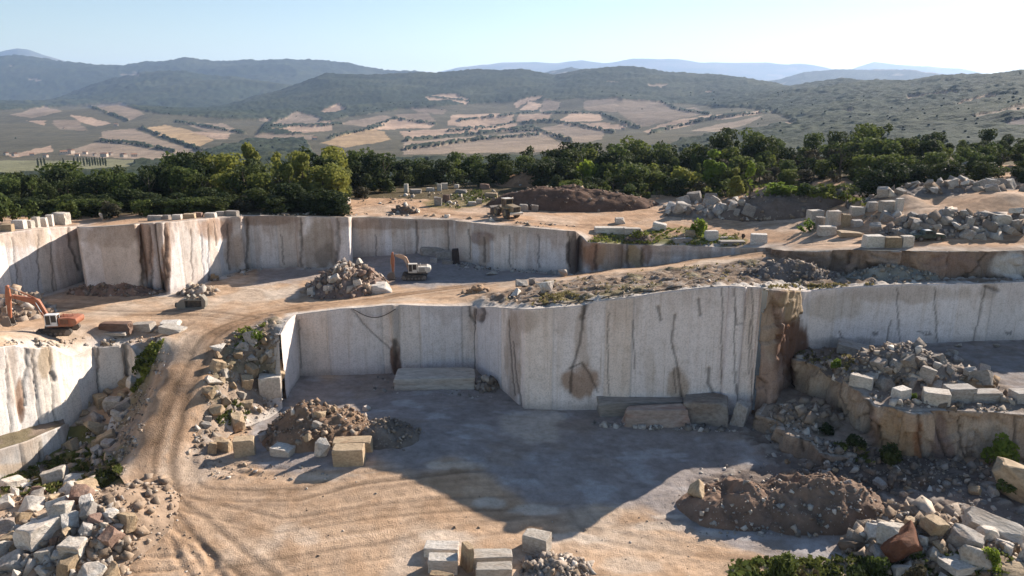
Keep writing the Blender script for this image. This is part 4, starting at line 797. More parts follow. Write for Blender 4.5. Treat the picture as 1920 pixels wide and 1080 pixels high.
for i, (a, b, c, d, m, l) in enumerate([(-2, 21, 426, 444, 't', 'tan block cut by the left edge of the photo on the wall rim'), (20, 44, 417, 439, 'w', 'white-sided block second from the left on the wall rim'), (44, 61, 420, 438, 'w', 'third block from the left on the wall rim'), (60, 73, 413, 436, 'w', 'narrow fourth block from the left on the wall rim'), (72, 87, 414, 435, 'w', 'fifth block from the left on the wall rim'), (86, 99, 410, 434, 'w', 'sixth block from the left on the wall rim, next to the tallest'), (90, 126, 402, 431, 'w', 'tallest white block at the right end of the row on the wall rim'),
                                         (275, 290, 402, 415, 'g', 'small grey block left of the white one on the rim above the lit wall'), (289, 304, 402, 414, 'w', 'bright white cube on the rim above the left lit wall'), (304, 318, 401, 413, 'g', 'grey stone between two white blocks on the rim above the lit wall'), (321, 339, 400, 413, 'w', 'second bright cube on the rim above the lit wall'), (340, 364, 397, 411, 't', 'brown-fronted block on the rim above the lit wall'), (362, 378, 396, 409, 'r', 'rusty block on the rim next to the brown-fronted block'), (382, 403, 396, 409, 'w', 'cream block on the rim above the bright end of the lit wall'), (403, 420, 394, 406, 'g', 'dull grey block right of the cream block on the rim'), (420, 445, 391, 406, 'g', 'largest grey block at the right end of the rim row')]):
    k_ = 9 if i < 7 else 0
    B(a, b, c - k_, d - k_, m, l, 'block' if i != 6 else 'split', RS.uniform(-10, 10), .9, group=G3)
B(184, 193, 396, 416, 'w', 'small white upright stone standing alone by the tree line', 'shard', 10, .8)
G4 = 'blocks left about the far yard'
for a, b, c, d, m, l in [(606, 632, 371, 386, 'w', 'broken pale block at the forest edge, left of its neighbour'), (630, 656, 367, 382, 'w', 'pale block at the forest edge with a pointed top'), (757, 766, 344, 362, 'w', 'narrow white stone under the trees at the start of the far block row'), (765, 792, 351, 364, 'g', 'grey block beside the narrow white stone in the far row'), (798, 815, 350, 360, 'w', 'cream brick-shaped block in the middle of the far row'), (819, 828, 344, 359, 'w', 'narrow bright block left of the tallest in the far row'), (826, 840, 342, 356, 'w', 'brightest tall block in the far row'), (851, 861, 345, 354, 'w', 'small white cube at the right of the far row'),
                         (812, 829, 367, 387, 'g', 'grey upright block in the shade of the far yard'), (829, 844, 362, 380, 'r', 'brown crate-like block behind the grey upright one in the far yard'), (852, 877, 352, 364, 'g', 'low grey block on the green patch of the far yard'), (898, 920, 342, 356, 'r', 'reddish brown block behind the loader'), (892, 904, 372, 384, 'w', 'small white wedge left of the loader'), (876, 894, 376, 387, 'g', 'low grey block beside the small white wedge left of the loader'), (905, 935, 358, 372, 't', 'brown block on the slope behind the loader'),
                         (973, 991, 381, 398, 'g', 'grey block right behind the loader'), (995, 1010, 382, 398, 'g', 'second grey block right of the loader'), (1034, 1051, 379, 389, 'g', 'grey stone at the foot of the dark earth bank, third from the loader'), (1055, 1091, 383, 395, 'g', 'long bluish block at the foot of the dark earth bank'), (1109, 1131, 384, 396, 'g', 'bluish wedge at the foot of the dark earth bank'), (1135, 1160, 388, 397, 'g', 'low dark slab at the right foot of the dark earth bank')]:
    B(a, b, c, d, m, l, 'split' if m != 'w' else 'block', RS.uniform(-14, 14), .8, group=G4)
# dim broken blocks against the back wall
for a, b, c, d, l in [(785, 842, 459, 481, 'long shaded block with dark holes against the back wall'), (815, 850, 468, 489, 'split shaded block in front of the long one at the back wall'), (804, 822, 482, 494, 'small shaded block near the white excavator'), (826, 852, 486, 497, 'low pale slab on the floor by the back wall'), (846, 862, 462, 496, 'dark upright rock in the corner of the back wall')]:
    B(a, b, c, d, 'g' if 'dark upright' not in l else 'd', l, 'split', RS.uniform(-8, 8), .5)

# ------------------------------------------------------------------ heaps: a mound with its stones in one object each
ICO = None
def stones_into(V, Fc, C, pts, sizes, cols, rs):
    """append little angular stones (distorted octahedra with 8 corners) to the lists"""
    base = np.array([[1, 1, 1], [1, 1, -1], [1, -1, 1], [1, -1, -1], [-1, 1, 1], [-1, 1, -1], [-1, -1, 1], [-1, -1, -1]], float) * .5
    quads = [(0, 2, 3, 1), (4, 5, 7, 6), (0, 1, 5, 4), (2, 6, 7, 3), (0, 4, 6, 2), (1, 3, 7, 5)]
    for p, s, c in zip(pts, sizes, cols):
        b = base * (np.array([1, .75, .6]) * s) * rs.uniform(.5, 1.25, (8, 1)) + rs.uniform(-.12, .12, (8, 3)) * s
        q = Quaternion((rs.randn(), rs.randn(), rs.randn(), rs.randn())).normalized().to_matrix(); b = b @ np.array(q).T + np.array(p)
        o = len(V); V.extend(b.tolist()); C.extend([list(c)] * 8); Fc.extend([tuple(o + i for i in f) for f in quads])
def stone_cols(n, rs, pal): return [np.array(pal[rs.randint(len(pal))]) * rs.uniform(.65, 1.25) for _ in range(n)]
PAL = [(0.42, 0.36, 0.30), (0.50, 0.45, 0.40), (0.30, 0.235, 0.18), (0.36, 0.28, 0.21), (0.22, 0.17, 0.13)]
M_heap = mat_ground('rubble', 1.6)
HEAPS = []
SOILMIX = .55
def heap(name, label, cat, px0, px1, pyb, h, depth_m, soil, nst, ssz, seed, group=None, yaw=0, pal=PAL, profile=1.0, rough=.25, kind=None, flat=0.0):
    """mound whose front foot is on row pyb between px0 and px1"""
    f = hit((px0 + px1) / 2, pyb); a = hit(px0, pyb); b = hit(px1, pyb); s = m_per_px(f)
    rx = (px1 - px0) * s / 2; ry = depth_m / 2; cx, cy = f.x, f.y + ry * math.cos(R(yaw)); rs = np.random.RandomState(seed)
    nr, na = 34, 110; V = []; C = []; Fc = []
    rr = np.linspace(0, 1.0, nr)[:, None] * np.ones(na)[None, :]; aa = (np.arange(na) / na * 2 * math.pi)[None, :] * np.ones(nr)[:, None]
    wob = 1 + .35 * (fbm(np.cos(aa) * 1.3 + seed, np.sin(aa) * 1.3, 3, seed) - .5)
    lx = rr * np.cos(aa) * rx * wob; ly = rr * np.sin(aa) * ry * wob
    cyw, syw = math.cos(R(yaw)), math.sin(R(yaw)); X = cx + lx * cyw - ly * syw; Y = cy + lx * syw + ly * cyw
    base = np.array([down(x, y) for x, y in zip(X.ravel(), Y.ravel())]).reshape(X.shape); base = np.where(np.abs(base - f.z) > 3.5, f.z, base)
    pr = np.clip(1 - np.maximum(rr - flat, 0) / (1 - flat), 0, 1) ** profile; pr = pr * (1 - .25 * pr)  / .75
    Z = base - .25 + pr * h * (0.55 + .9 * fbm(X / (rx * .5), Y / (ry * .6), 4, seed + 1)) + (fbm(X / .9, Y / .9, 4, seed + 2) - .5) * rough * 3 * np.minimum(1, pr * 4)
    n = fbm(X / 1.6, Y / 1.6, 4, seed + 3); col = np.array(soil)[None, None, :] * (.65 + .8 * n[..., None])
    V = np.column_stack([X.ravel(), Y.ravel(), Z.ravel()]).tolist(); C = col.reshape(-1, 3).tolist()
    for i in range(nr - 1):
        for j in range(na):
            k = (j + 1) % na; Fc.append((i * na + j, (i + 1) * na + j, (i + 1) * na + k, i * na + k))
    ii = rs.randint(2, nr, nst * 3); jj = rs.randint(0, na, nst * 3); w = rs.rand(nst * 3) < ii / nr; ii = ii[w][:nst]; jj = jj[w][:nst]
    pts = [(X[i, j] + rs.uniform(-.3, .3), Y[i, j] + rs.uniform(-.3, .3), Z[i, j] + .05) for i, j in zip(ii, jj)]
    sz = np.minimum(ssz * (.35 + rs.pareto(2.2, len(pts))), ssz * 3.2)
    sc_ = [c * (1 - SOILMIX) + np.array(soil) * 1.1 * SOILMIX if rs.rand() < .8 else c * 1.15 for c in stone_cols(len(pts), rs, pal)]
    stones_into(V, Fc, C, pts, sz, sc_, rs)
    o = link(name, mesh_np(name, np.array(V), np.array(Fc), M_heap, np.array(C))); tag(o, label, cat, group, kind)
    HEAPS.append(o); return o
BRN = (0.21, 0.14, 0.095)
heap('dirt_heap', 'brown heap of dirt and broken stone in the pit beside the haul road', 'dirt heap', 452, 700, 848, 4.6, 12, BRN, 900, .24, 1, yaw=-8, profile=.8)
heap('dirt_heap', 'dark grey end of rubble spilling to the right of the brown dirt heap', 'dirt heap', 640, 786, 846, 2.6, 9, (.17, .145, .125), 500, .2, 2)
heap('dirt_heap', 'lower dark brown mound of fine soil in the shaded pit', 'dirt heap', 1290, 1520, 996, 3.2, 9, (.20, .135, .10), 300, .13, 3, profile=.7)
heap('dirt_heap', 'taller dark brown mound of fine soil in the shaded pit', 'dirt heap', 1400, 1716, 1008, 4.2, 11, (.20, .14, .105), 420, .14, 4, profile=.9, rough=.5, flat=.15)
heap('rubble_heap', 'dark stony bank along the foot of the orange bluff', 'rubble heap', 1470, 1930, 925, 1.4, 9, (.13, .105, .09), 800, .34, 5, profile=1)
heap('rubble_heap', 'heap of grey and brown stone in the basin left of the white excavator', 'rubble heap', 556, 712, 562, 5.6, 16, (.20, .145, .12), 900, .42, 6, profile=.9)
heap('rubble_heap', 'low strip of reddish rubble along the foot of the back wall', 'rubble heap', 100, 300, 556, 1.8, 6, (.24, .16, .12), 600, .26, 7, flat=.3)
heap('rubble_heap', 'heap of pale broken stone behind the orange excavator at the photo edge', 'rubble heap', -70, 50, 606, 4.0, 11, (.32, .24, .18), 400, .55, 8)
heap('rubble_heap', 'pile of grey broken stone on the bench under the right face', 'rubble heap', 1585, 1870, 732, 3.8, 11, (.19, .165, .15), 500, .42, 9, flat=.2)
heap('dirt_heap', 'small straw-brown mound at the right end of the pile on the bench', 'dirt heap', 1800, 1890, 732, 2.2, 5, (.34, .24, .15), 120, .35, 10)
heap('rubble_heap', 'small scatter of stone beside the grey steel bucket', 'rubble heap', 322, 398, 556, 1.6, 5, (.28, .22, .17), 160, .5, 11)
heap('earth_bank', 'long dark earth bank behind the loader', 'earth bank', 905, 1245, 398, 4.4, 16, (.12, .075, .055), 300, .28, 12, flat=.35, profile=.8)
heap('dirt_heap', 'orange-brown hump of soil in front of the dark wood', 'dirt heap', 925, 1060, 352, 4.4, 14, (.27, .165, .10), 120, .25, 13)
heap('earth_bank', 'grey stony bank topped with bushes in front of the wood', 'earth bank', 1360, 1640, 409, 4.0, 12, (.16, .125, .105), 400, .34, 14, flat=.45, profile=.7)
heap('rubble_heap', 'small dark heap on the rim of the back wall', 'rubble heap', 728, 785, 402, 1.4, 5, (.15, .11, .09), 160, .35, 15)
heap('rubble_heap', 'low dark mound on the grassy plateau edge', 'rubble heap', 1175, 1228, 458, 2.2, 4, (.12, .09, .07), 60, .3, 16)
heap('rubble_heap', 'grey-green scree on the ledge below the parked pickup', 'rubble heap', 1600, 1790, 526, 2.6, 6, (.25, .24, .21), 400, .25, 17)
heap('rubble_heap', 'dark scree under the track left of the overhanging rock', 'rubble heap', 1400, 1600, 523, 2.8, 7, (.15, .13, .12), 400, .26, 18)
heap('rubble_heap', 'grey mound of small stones in the foreground beside the lone white block', 'rubble heap', 975, 1120, 1100, 1.3, 5, (.36, .31, .27), 700, .28, 19)
heap('rubble_heap', 'small rubble at the inner corner below the shaded wall beside the flat slab', 'rubble heap', 880, 940, 736, 1.6, 4, (.2, .17, .15), 200, .35, 20)
heap('dirt_heap', 'little orange dirt lumps on the edge road near the pit rim', 'dirt heap', 865, 918, 551, 1.2, 3, (.3, .18, .1), 60, .4, 21)
heap('rubble_heap', 'bank of broken rock behind the parked pickup', 'rubble heap', 1640, 1960, 448, 2.0, 9, (.20, .165, .145), 300, .8, 22, flat=.3)
heap('rubble_heap', 'bank of tumbled rock beneath the wood at the upper right', 'rubble heap', 1620, 1960, 366, 1.6, 12, (.19, .16, .14), 200, .8, 23, flat=.3)
heap('rubble_heap', 'low pile of broken rock in the middle of the upper yard', 'rubble heap', 1240, 1425, 410, 2.2, 8, (.20, .17, .15), 160, .6, 24, flat=.2)
heap('rubble_heap', 'pile of broken stone in the lower left corner', 'rubble heap', -60, 236, 1120, 2.4, 20, (.30, .22, .16), 500, .36, 25, flat=.3, profile=1.2)
heap('rubble_heap', 'pile of broken stone in the lower right corner', 'rubble heap', 1640, 1990, 1100, 2.6, 14, (.26, .2, .15), 300, .6, 26, flat=.2)
heap('rubble_heap', 'broken rock fallen on the low ledge between the wall and the orange bluff', 'rubble heap', 1462, 1600, 838, 1.5, 9, (.24, .19, .15), 420, .45, 27, flat=.2)
BV2 = bvh_of(list(G.values()) + HEAPS)

# --- countable boulders of the heaps
def scatter(poly, n, size, name, label, cat, group, kinds=('boulder', 'split', 'shard', 'split'), mats='wwgt', seed=0, flatz=(.6, 1.0), minsep=.6):
    rs = random.Random(seed); xs = [p[0] for p in poly]; ys = [p[1] for p in poly]; done = []; tries = 0
    while len(done) < n and tries < n * 60:
        tries += 1; px = rs.uniform(min(xs), max(xs)); py = rs.uniform(min(ys), max(ys))
        if not inpoly(np.array([px]), np.array([py]), poly)[0]: continue
        p = hit(px, py, BV2); s = rs.uniform(*size) * 1.05 * (1 if rs.random() < .75 else 1.35)
        if any((p - q).length < (s + t) * .5 * minsep for q, t in done): continue
        done.append((p, s))
        k = rs.choice(kinds); sz = (s, s * rs.uniform(.6, 1), s * rs.uniform(*flatz))
        rock(name, k, rs.choice(mats), p, sz, (rs.uniform(-.45, .45), rs.uniform(-.45, .45), rs.uniform(0, 6.28)), label, cat, group, sink=.35, v=rs.randrange(8))
scatter([(0, 915), (60, 905), (120, 895), (190, 935), (236, 985), (225, 1010), (190, 1045), (250, 1085), (0, 1085)], 50, (1.2, 2.8), 'boulder', 'broken pale boulder in the pile in the lower left corner', 'boulder', 'boulders in the lower left pile', mats='wwwgtr', seed=1, minsep=.75)
scatter([(165, 735), (205, 725), (255, 720), (235, 775), (215, 815), (205, 850), (170, 845), (130, 840), (150, 790)], 22, (1.3, 2.9), 'boulder', 'tan boulder on the slope between the left wall and the haul road', 'boulder', 'boulders below the left wall', mats='ttwg', seed=2, minsep=.85)
scatter([(405, 640), (470, 620), (530, 625), (530, 690), (480, 745), (470, 790), (400, 800), (380, 800), (395, 700)], 30, (.9, 2.1), 'boulder', 'pale boulder on the embankment right of the haul road', 'boulder', 'boulders on the road embankment', mats='wgtt', seed=3)
scatter([(1600, 690), (1640, 665), (1800, 665), (1860, 700), (1840, 725), (1640, 725)], 24, (1.0, 2.2), 'boulder', 'grey boulder in the pile on the bench under the right face', 'boulder', 'boulders in the bench pile', mats='ggg', seed=4)
scatter([(1640, 1010), (1720, 980), (1830, 985), (1880, 1030), (1930, 1050), (1930, 1090), (1640, 1090)], 20, (1.3, 2.6), 'boulder', 'pale boulder around the rust-red one in the lower right heap', 'boulder', 'boulders in the lower right heap', mats='wwgt', seed=5, minsep=.85)
scatter([(1245, 382), (1300, 374), (1410, 374), (1420, 404), (1330, 408), (1245, 404)], 24, (1.4, 3.0), 'boulder', 'grey boulder in the low pile in the middle of the upper yard', 'boulder', 'boulders in the upper yard pile', mats='wgg', seed=6)
scatter([(1640, 350), (1680, 325), (1750, 320), (1925, 318), (1925, 358), (1750, 362), (1620, 366)], 40, (1.4, 2.9), 'boulder', 'tumbled grey boulder in the bank beneath the wood at the upper right', 'boulder', 'boulders beneath the wood', mats='wggg', seed=7)
scatter([(1640, 400), (1700, 398), (1925, 392), (1925, 445), (1800, 450), (1640, 440)], 40, (1.0, 2.0), 'boulder', 'broken grey boulder in the bank behind the pickup', 'boulder', 'boulders behind the pickup', mats='wggg', seed=8)
scatter([(560, 550), (610, 500), (650, 478), (700, 500), (710, 545)], 14, (.9, 2.0), 'boulder', 'boulder in the heap left of the white excavator', 'boulder', 'boulders in the basin heap', mats='wgtr', seed=9)
scatter([(1450, 860), (1560, 870), (1720, 900), (1900, 900), (1920, 935), (1700, 930), (1560, 900)], 12, (.6, 1.5), 'boulder', 'small grey boulder on the stony bank under the orange bluff', 'boulder', 'boulders under the bluff', mats='ggt', seed=10)
scatter([(470, 760), (600, 755), (700, 760), (740, 820), (470, 835)], 8, (.7, 1.3), 'boulder', 'rough boulder embedded in the brown dirt heap', 'boulder', 'boulders in the dirt heap', mats='twg', seed=11)

# --- loose rubble nobody could count
def rubble(name, specs, seed):
    rs = np.random.RandomState(seed); V = []; Fc = []; C = []
    for poly, n, ssz, pal in specs:
        xs = [p[0] for p in poly]; ys = [p[1] for p in poly]; X = rs.uniform(min(xs), max(xs), n * 3); Y = rs.uniform(min(ys), max(ys), n * 3); m = inpoly(X, Y, poly); X = X[m][:n]; Y = Y[m][:n]
        cl = fbm(X / 25, Y / 14, 2, seed) > .38; X = X[cl]; Y = Y[cl]
        pts = [hit(x, y, BV2) for x, y in zip(X, Y)]; sz = np.minimum(ssz * (.3 + rs.pareto(2.4, len(pts))), ssz * 3.5)
        stones_into(V, Fc, C, [tuple(p) for p in pts], sz, stone_cols(len(pts), rs, pal), rs)
    o = link(name, mesh_np(name, np.array(V), np.array(Fc), M_heap, np.array(C))); return tag(o, 'loose broken stone scattered over the slopes and floors', 'rubble', None, 'stuff')
PG = [(.30, .28, .26), (.42, .39, .36), (.2, .18, .16), (.5, .47, .43)]
rubble('loose_rubble', [([(0, 905), (120, 895), (190, 925), (240, 985), (240, 1085), (0, 1085)], 1500, .34, PAL), ([(1640, 1000), (1930, 1000), (1930, 1090), (1640, 1090)], 500, .3, PAL), ([(1000, 538), (1150, 520), (1300, 503), (1440, 486), (1480, 497), (1600, 515), (1920, 525), (1920, 535), (1300, 542), (1100, 565), (985, 575), (940, 560)], 1000, .17, PAL),
                        ([(345, 860), (400, 650), (480, 600), (545, 600), (530, 760), (440, 830), (400, 860)], 1500, .2, PAL), ([(300, 640), (318, 665), (283, 760), (255, 850), (225, 900), (200, 860), (260, 720)], 1200, .15, PAL),
                        ([(120, 830), (240, 740), (250, 860), (190, 900), (120, 900)], 500, .3, PAL), ([(1300, 880), (1450, 845), (1960, 890), (1960, 1010), (1700, 1010), (1300, 1005)], 1300, .2, PG + PAL[:2]),
                        ([(1560, 1040), (1700, 1000), (1960, 1000), (1960, 1090), (1560, 1090)], 700, .25, PAL), ([(1110, 790), (1420, 800), (1420, 812), (1110, 800)], 300, .3, PG), ([(700, 705), (900, 735), (940, 745), (900, 750), (700, 735)], 160, .22, PG),
                        ([(1440, 640), (1560, 655), (1700, 690), (1900, 740), (1920, 775), (1640, 760), (1560, 700), (1470, 680)], 1100, .3, PAL), ([(1430, 780), (1560, 830), (1620, 860), (1560, 875), (1440, 830)], 500, .32, PG),
                        ([(450, 405), (840, 405), (1000, 425), (1080, 430), (1080, 424), (900, 412), (700, 400), (450, 400)], 900, .3, PAL), ([(1240, 405), (1640, 405), (1640, 415), (1240, 412)], 250, .3, PAL), ([(560, 395), (700, 372), (900, 345), (960, 370), (700, 385)], 250, .3, PAL),
                        ([(480, 490), (640, 492), (640, 505), (480, 508)], 250, .28, PG), ([(850, 470), (1080, 508), (1080, 518), (850, 505)], 500, .35, PG), ([(420, 500), (470, 500), (470, 515), (420, 520)], 120, .4, PAL), ([(790, 380), (900, 355), (940, 375), (850, 390)], 200, .35, PAL),
                        ([(160, 900), (330, 900), (420, 1090), (100, 1090)], 350, .12, PAL), ([(380, 860), (600, 870), (620, 900), (380, 900)], 300, .16, PAL), ([(560, 880), (1300, 980), (1300, 1090), (560, 1090)], 300, .09, PAL), ([(0, 640), (260, 630), (300, 620), (290, 640), (200, 652), (0, 655)], 350, .25, PAL), ([(0, 870), (120, 810), (230, 880), (200, 925), (0, 925)], 500, .22, PAL)], 5)
# ------------------------------------------------------------------ trees and bushes
def leaf_cloud(seed, n, lobes, ls, zsq=1.0):
    """n leaf-clump quads around ellipsoid lobes (cx,cy,cz,rx,ry,rz)"""
    rs = np.random.RandomState(seed); L = np.array(lobes, float); w = L[:, 3] * L[:, 4] + L[:, 5] ** 2; w = w / w.sum()
    k = rs.choice(len(L), n, p=w); d = rs.randn(n, 3); d /= np.linalg.norm(d, axis=1)[:, None]
    r = rs.uniform(.55, 1.06, n) ** .6; P = L[k, :3] + d * L[k, 3:6] * r[:, None]
    keep = fbm(P[:, 0] * .9 + P[:, 2] * .6 + seed, P[:, 1] * .9 - P[:, 2] * .5, 3, seed) > .30; P = P[keep]; d = d[keep]; n = len(P)
    nn = d + rs.randn(n, 3) * .55; nn /= np.linalg.norm(nn, axis=1)[:, None]
    t = np.cross(nn, rs.randn(n, 3)); t /= np.linalg.norm(t, axis=1)[:, None]; b = np.cross(nn, t)
    s = ls * rs.uniform(.6, 1.4, n)[:, None]; s2 = s * rs.uniform(.5, .9, n)[:, None]
    V = np.stack([P - t * s, P + b * s2 - nn * s * .2, P + t * s, P - b * s2 - nn * s * .2], 1).reshape(-1, 3)
    return V, np.arange(n * 4).reshape(-1, 4)
def crown_mesh(seed, shape, mat, n=1500, ls=.045):
    """unit crown: about 1 wide, 0..1 high"""
    rs = np.random.RandomState(seed); lob = []
    if shape == 'round':
        for i in range(17): a = rs.rand() * 6.28; r = rs.uniform(.08, .34); z = rs.uniform(.12, .86); q = rs.uniform(.14, .23); f = 1 - abs(z - .42) * .9; lob.append((math.cos(a) * r * f, math.sin(a) * r * f, z, q, q, q * .8))
    elif shape == 'tall':
        for i in range(15): a = rs.rand() * 6.28; z = rs.uniform(.14, .92); r = rs.uniform(.02, .28) * (1 - .75 * z); q = rs.uniform(.12, .19) * (1.15 - .6 * z); lob.append((math.cos(a) * r, math.sin(a) * r, z, q, q, q * .9))
    elif shape == 'bush':
        for i in range(11): a = rs.rand() * 6.28; r = rs.uniform(.05, .36); z = rs.uniform(.15, .62) * (1.1 - r); q = rs.uniform(.14, .24); lob.append((math.cos(a) * r, math.sin(a) * r, z, q, q, q * 1.0))
    elif shape == 'column':
        for i in range(9): z = .08 + i * .1; q = .32 * math.sin(math.pi * min(.95, .12 + z * .85)) + .05; lob.append((rs.uniform(-.04, .04), rs.uniform(-.04, .04), z, q, q, .09))
    V, Fq = leaf_cloud(seed, n, lob, ls); me = mesh_np('crown', V, Fq, mat); return me
def trunk_mesh(seed, mat):
    rs = random.Random(seed); bm = bmesh.new()
    def limb(p, q, r0, r1, seg=6):
        d = (q - p); z = d.to_track_quat('Z', 'Y').to_matrix(); rings = []
        for c, r in ((p, r0), ((p + q) / 2 + Vector((rs.uniform(-.01, .01), rs.uniform(-.01, .01), 0)), (r0 + r1) / 2), (q, r1)):
            rings.append([bm.verts.new(c + z @ Vector((math.cos(a * 6.283 / seg) * r, math.sin(a * 6.283 / seg) * r, 0))) for a in range(seg)])
        for A, Bq in zip(rings[:-1], rings[1:]):
            for i in range(seg): bm.faces.new((A[i], A[(i + 1) % seg], Bq[(i + 1) % seg], Bq[i]))
    limb(Vector((0, 0, -.05)), Vector((.02, 0, .36)), .028, .02)
    limb(Vector((.02, 0, .36)), Vector((0, .02, .75)), .02, .008)
    for i in range(6):
        a = i * 1.05 + rs.random(); z = rs.uniform(.25, .5); limb(Vector((.01, 0, z)), Vector((math.cos(a) * .25, math.sin(a) * .25, z + rs.uniform(.15, .3))), .013, .004, 5)
    me = bpy.data.meshes.new('trunk'); bm.to_mesh(me); bm.free(); me.materials.append(mat); return me
M_bark = mat_rock('bark', (.11, .085, .06), (.07, .055, .04), (.16, .14, .12), .4)
LEAF = {'dark': mat_leaf('dark_leaves', (.027, .040, .014), (.050, .066, .021), (.095, .108, .034)), 'mid': mat_leaf('green_leaves', (.062, .088, .024), (.105, .130, .036), (.175, .185, .052), .42),
        'yellow': mat_leaf('yellow_green_leaves', (.135, .155, .040), (.20, .21, .055), (.29, .28, .08), .48), 'dry': mat_leaf('dry_leaves', (.060, .052, .032), (.09, .075, .045), (.06, .075, .03), .25), 'bright': mat_leaf('bright_green_leaves', (.13, .19, .03), (.19, .25, .04), (.28, .32, .06), .5)}
_cr = {}
def crown(shape, leaf, v):
    k = (shape, leaf, v)
    if k not in _cr:
        b = (shape, None, v)
        if b not in _cr: _cr[b] = crown_mesh(v * 7 + len(shape), shape, None, 900 if shape == 'bush' else (2300 if shape != 'column' else 500), .055 if shape == 'bush' else (.034 if shape != 'column' else .07))
        me = _cr[b].copy(); me.materials.clear(); me.materials.append(LEAF[leaf]); _cr[k] = me
    return _cr[k]
TR = [trunk_mesh(i, M_bark) for i in range(3)]
RT = random.Random(9)
def tree(name, label, cat, p, w, h, shape, leaf, group=None, trunk=True):
    e = bpy.data.objects.new(name, None); COL.objects.link(e); e.location = p; e.rotation_euler = (0, 0, RT.uniform(0, 6.28)); e.scale = (w, w * RT.uniform(.85, 1.1), h); e.empty_display_size = .1
    tag(e, label, cat, group)
    if trunk:
        t = link('trunk', TR[RT.randrange(3)], e)
    link('crown', crown(shape, leaf, RT.randrange(4)), e)
    return e
# skyline of the wood, in rows, used for the height of its rear trees
topline = [(-80, 318), (0, 308), (100, 312), (240, 306), (300, 284), (450, 279), (560, 272), (625, 276), (700, 258), (745, 268), (770, 296), (860, 290), (930, 280), (1000, 277), (1100, 262), (1200, 260), (1290, 255), (1355, 236), (1400, 246), (1500, 240), (1650, 234), (1720, 246), (1800, 252), (1880, 240), (1960, 238), (2060, 232)]
def wood_row(px0, px1, step, depth, jit, frac, pick, group, wfac=.75, minh=4.0):
    step *= 1.38; wfac *= 1.16; px = px0
    while px < px1:
        x = (px - 960) / F * 1.03 * depth + RT.uniform(-1, 1); y = depth + RT.uniform(-jit, jit)
        z = down(x, y); tp = interp(topline, px) + RT.uniform(-12, 10) * (1 if frac > .9 else 1.2); ht = z_of(tp, y) - z; h = max(minh, ht * frac * RT.uniform(.76, 1.08))
        h = min(h, 22)
        name, label, shape, leaf = pick(px)
        w = h * wfac * RT.uniform(.85, 1.2) * (1 if shape == 'round' else .8)
        w = min(w, 14); tree(name, label, 'tree', (x, y, z - .2), w, h, shape, leaf, group)
        px += step * RT.uniform(.75, 1.25)
def pick_back(px):
    r = RT.random()
    if 400 < px < 655 and r < .8: return 'poplar_tree', 'yellow-green broad tree in the sunlit stretch of wood left of centre', 'tall' if r < .4 else 'round', 'yellow'
    if 1330 < px < 1400 and r < .5: return 'oak_tree', 'lighter green tree rising above the dark wood right of centre', 'round', 'mid'
    if px > 1740 and r < .5: return 'oak_tree', 'light olive tree in the wood at the far right', 'round', 'mid'
    if r < .4: return 'oak_tree', 'mid-green tree among the dark oaks of the wood behind the quarry', 'round', 'mid'
    return 'oak_tree', 'dark green tree in the wood behind the quarry', 'round', 'dark'
def pick_front(px):
    r = RT.random()
    if 1080 < px < 1420 and r < .6: return 'poplar_tree', 'small light green tree in front of the dark wood', 'tall', 'mid'
    if 1240 < px < 1560 and r < .7: return 'oak_tree', 'dull brownish tree at the edge of the dark wood right of centre', 'round', 'dry'
    return ('oak_tree', 'dark bushy tree at the front edge of the wood', 'round', 'dark') if r < .75 else ('oak_tree', 'olive-green bushy tree at the front edge of the wood', 'round', 'mid')
GW = 'trees of the wood behind the quarry'
wood_row(-80, 660, 34, 196, 5, 1.0, pick_back, GW, .8)
wood_row(-60, 655, 34, 182, 4, .92, pick_back, GW, .8)
wood_row(-70, 660, 30, 166, 3, .72, pick_back, GW, .85)
wood_row(-60, 640, 34, 154, 2, .42, pick_front, GW, 1.35)
wood_row(640, 770, 30, 205, 4, 1.0, pick_back, GW, .85); wood_row(645, 750, 30, 190, 3, .8, pick_back, GW, .85)
wood_row(770, 1100, 30, 226, 4, 1.0, pick_back, GW, .95); wood_row(760, 1150, 32, 214, 3, .8, pick_back, GW, .95)
wood_row(1060, 1990, 34, 236, 4, 1.0, pick_back, GW, .75); wood_row(1080, 1990, 34, 222, 4, .85, pick_back, GW, .8)
wood_row(1240, 1990, 36, 209, 3, .66, pick_back, GW, .85); wood_row(1230, 1640, 36, 197, 2, .5, pick_front, GW, .9)
wood_row(1060, 1990, 26, 215, 5, .72, pick_back, GW, .95); wood_row(1440, 2000, 26, 203, 4, .58, pick_front, GW, 1.0); wood_row(1640, 2000, 28, 193, 3, .4, pick_back, GW, 1.2, 3)
wood_row(-70, 660, 26, 174, 4, .82, pick_back, GW, .9); wood_row(640, 1100, 26, 200, 4, .7, pick_front, GW, 1.0)
wood_row(-70, 430, 22, 147, 2, .26, pick_front, GW, 2.0, 3.5); wood_row(400, 660, 26, 152, 2, .3, pick_front, GW, 1.8, 3.5)
wood_row(1600, 2010, 24, 157, 3, .42, pick_front, GW, 1.1, 3); wood_row(1600, 2010, 26, 168, 3, .62, pick_back, GW, 1.0, 3); wood_row(1560, 2010, 26, 181, 3, .8, pick_back, GW, .95, 3); wood_row(1060, 1620, 28, 178, 2, .3, pick_front, GW, 1.2, 2.5); wood_row(1040, 1620, 28, 187, 3, .5, pick_back, GW, 1.1, 3)
wood_row(1090, 1440, 36, 190, 3, .32, pick_front, GW, 1.0, 3); wood_row(1640, 1960, 44, 200, 2, .34, pick_front, GW, 1.1, 3)

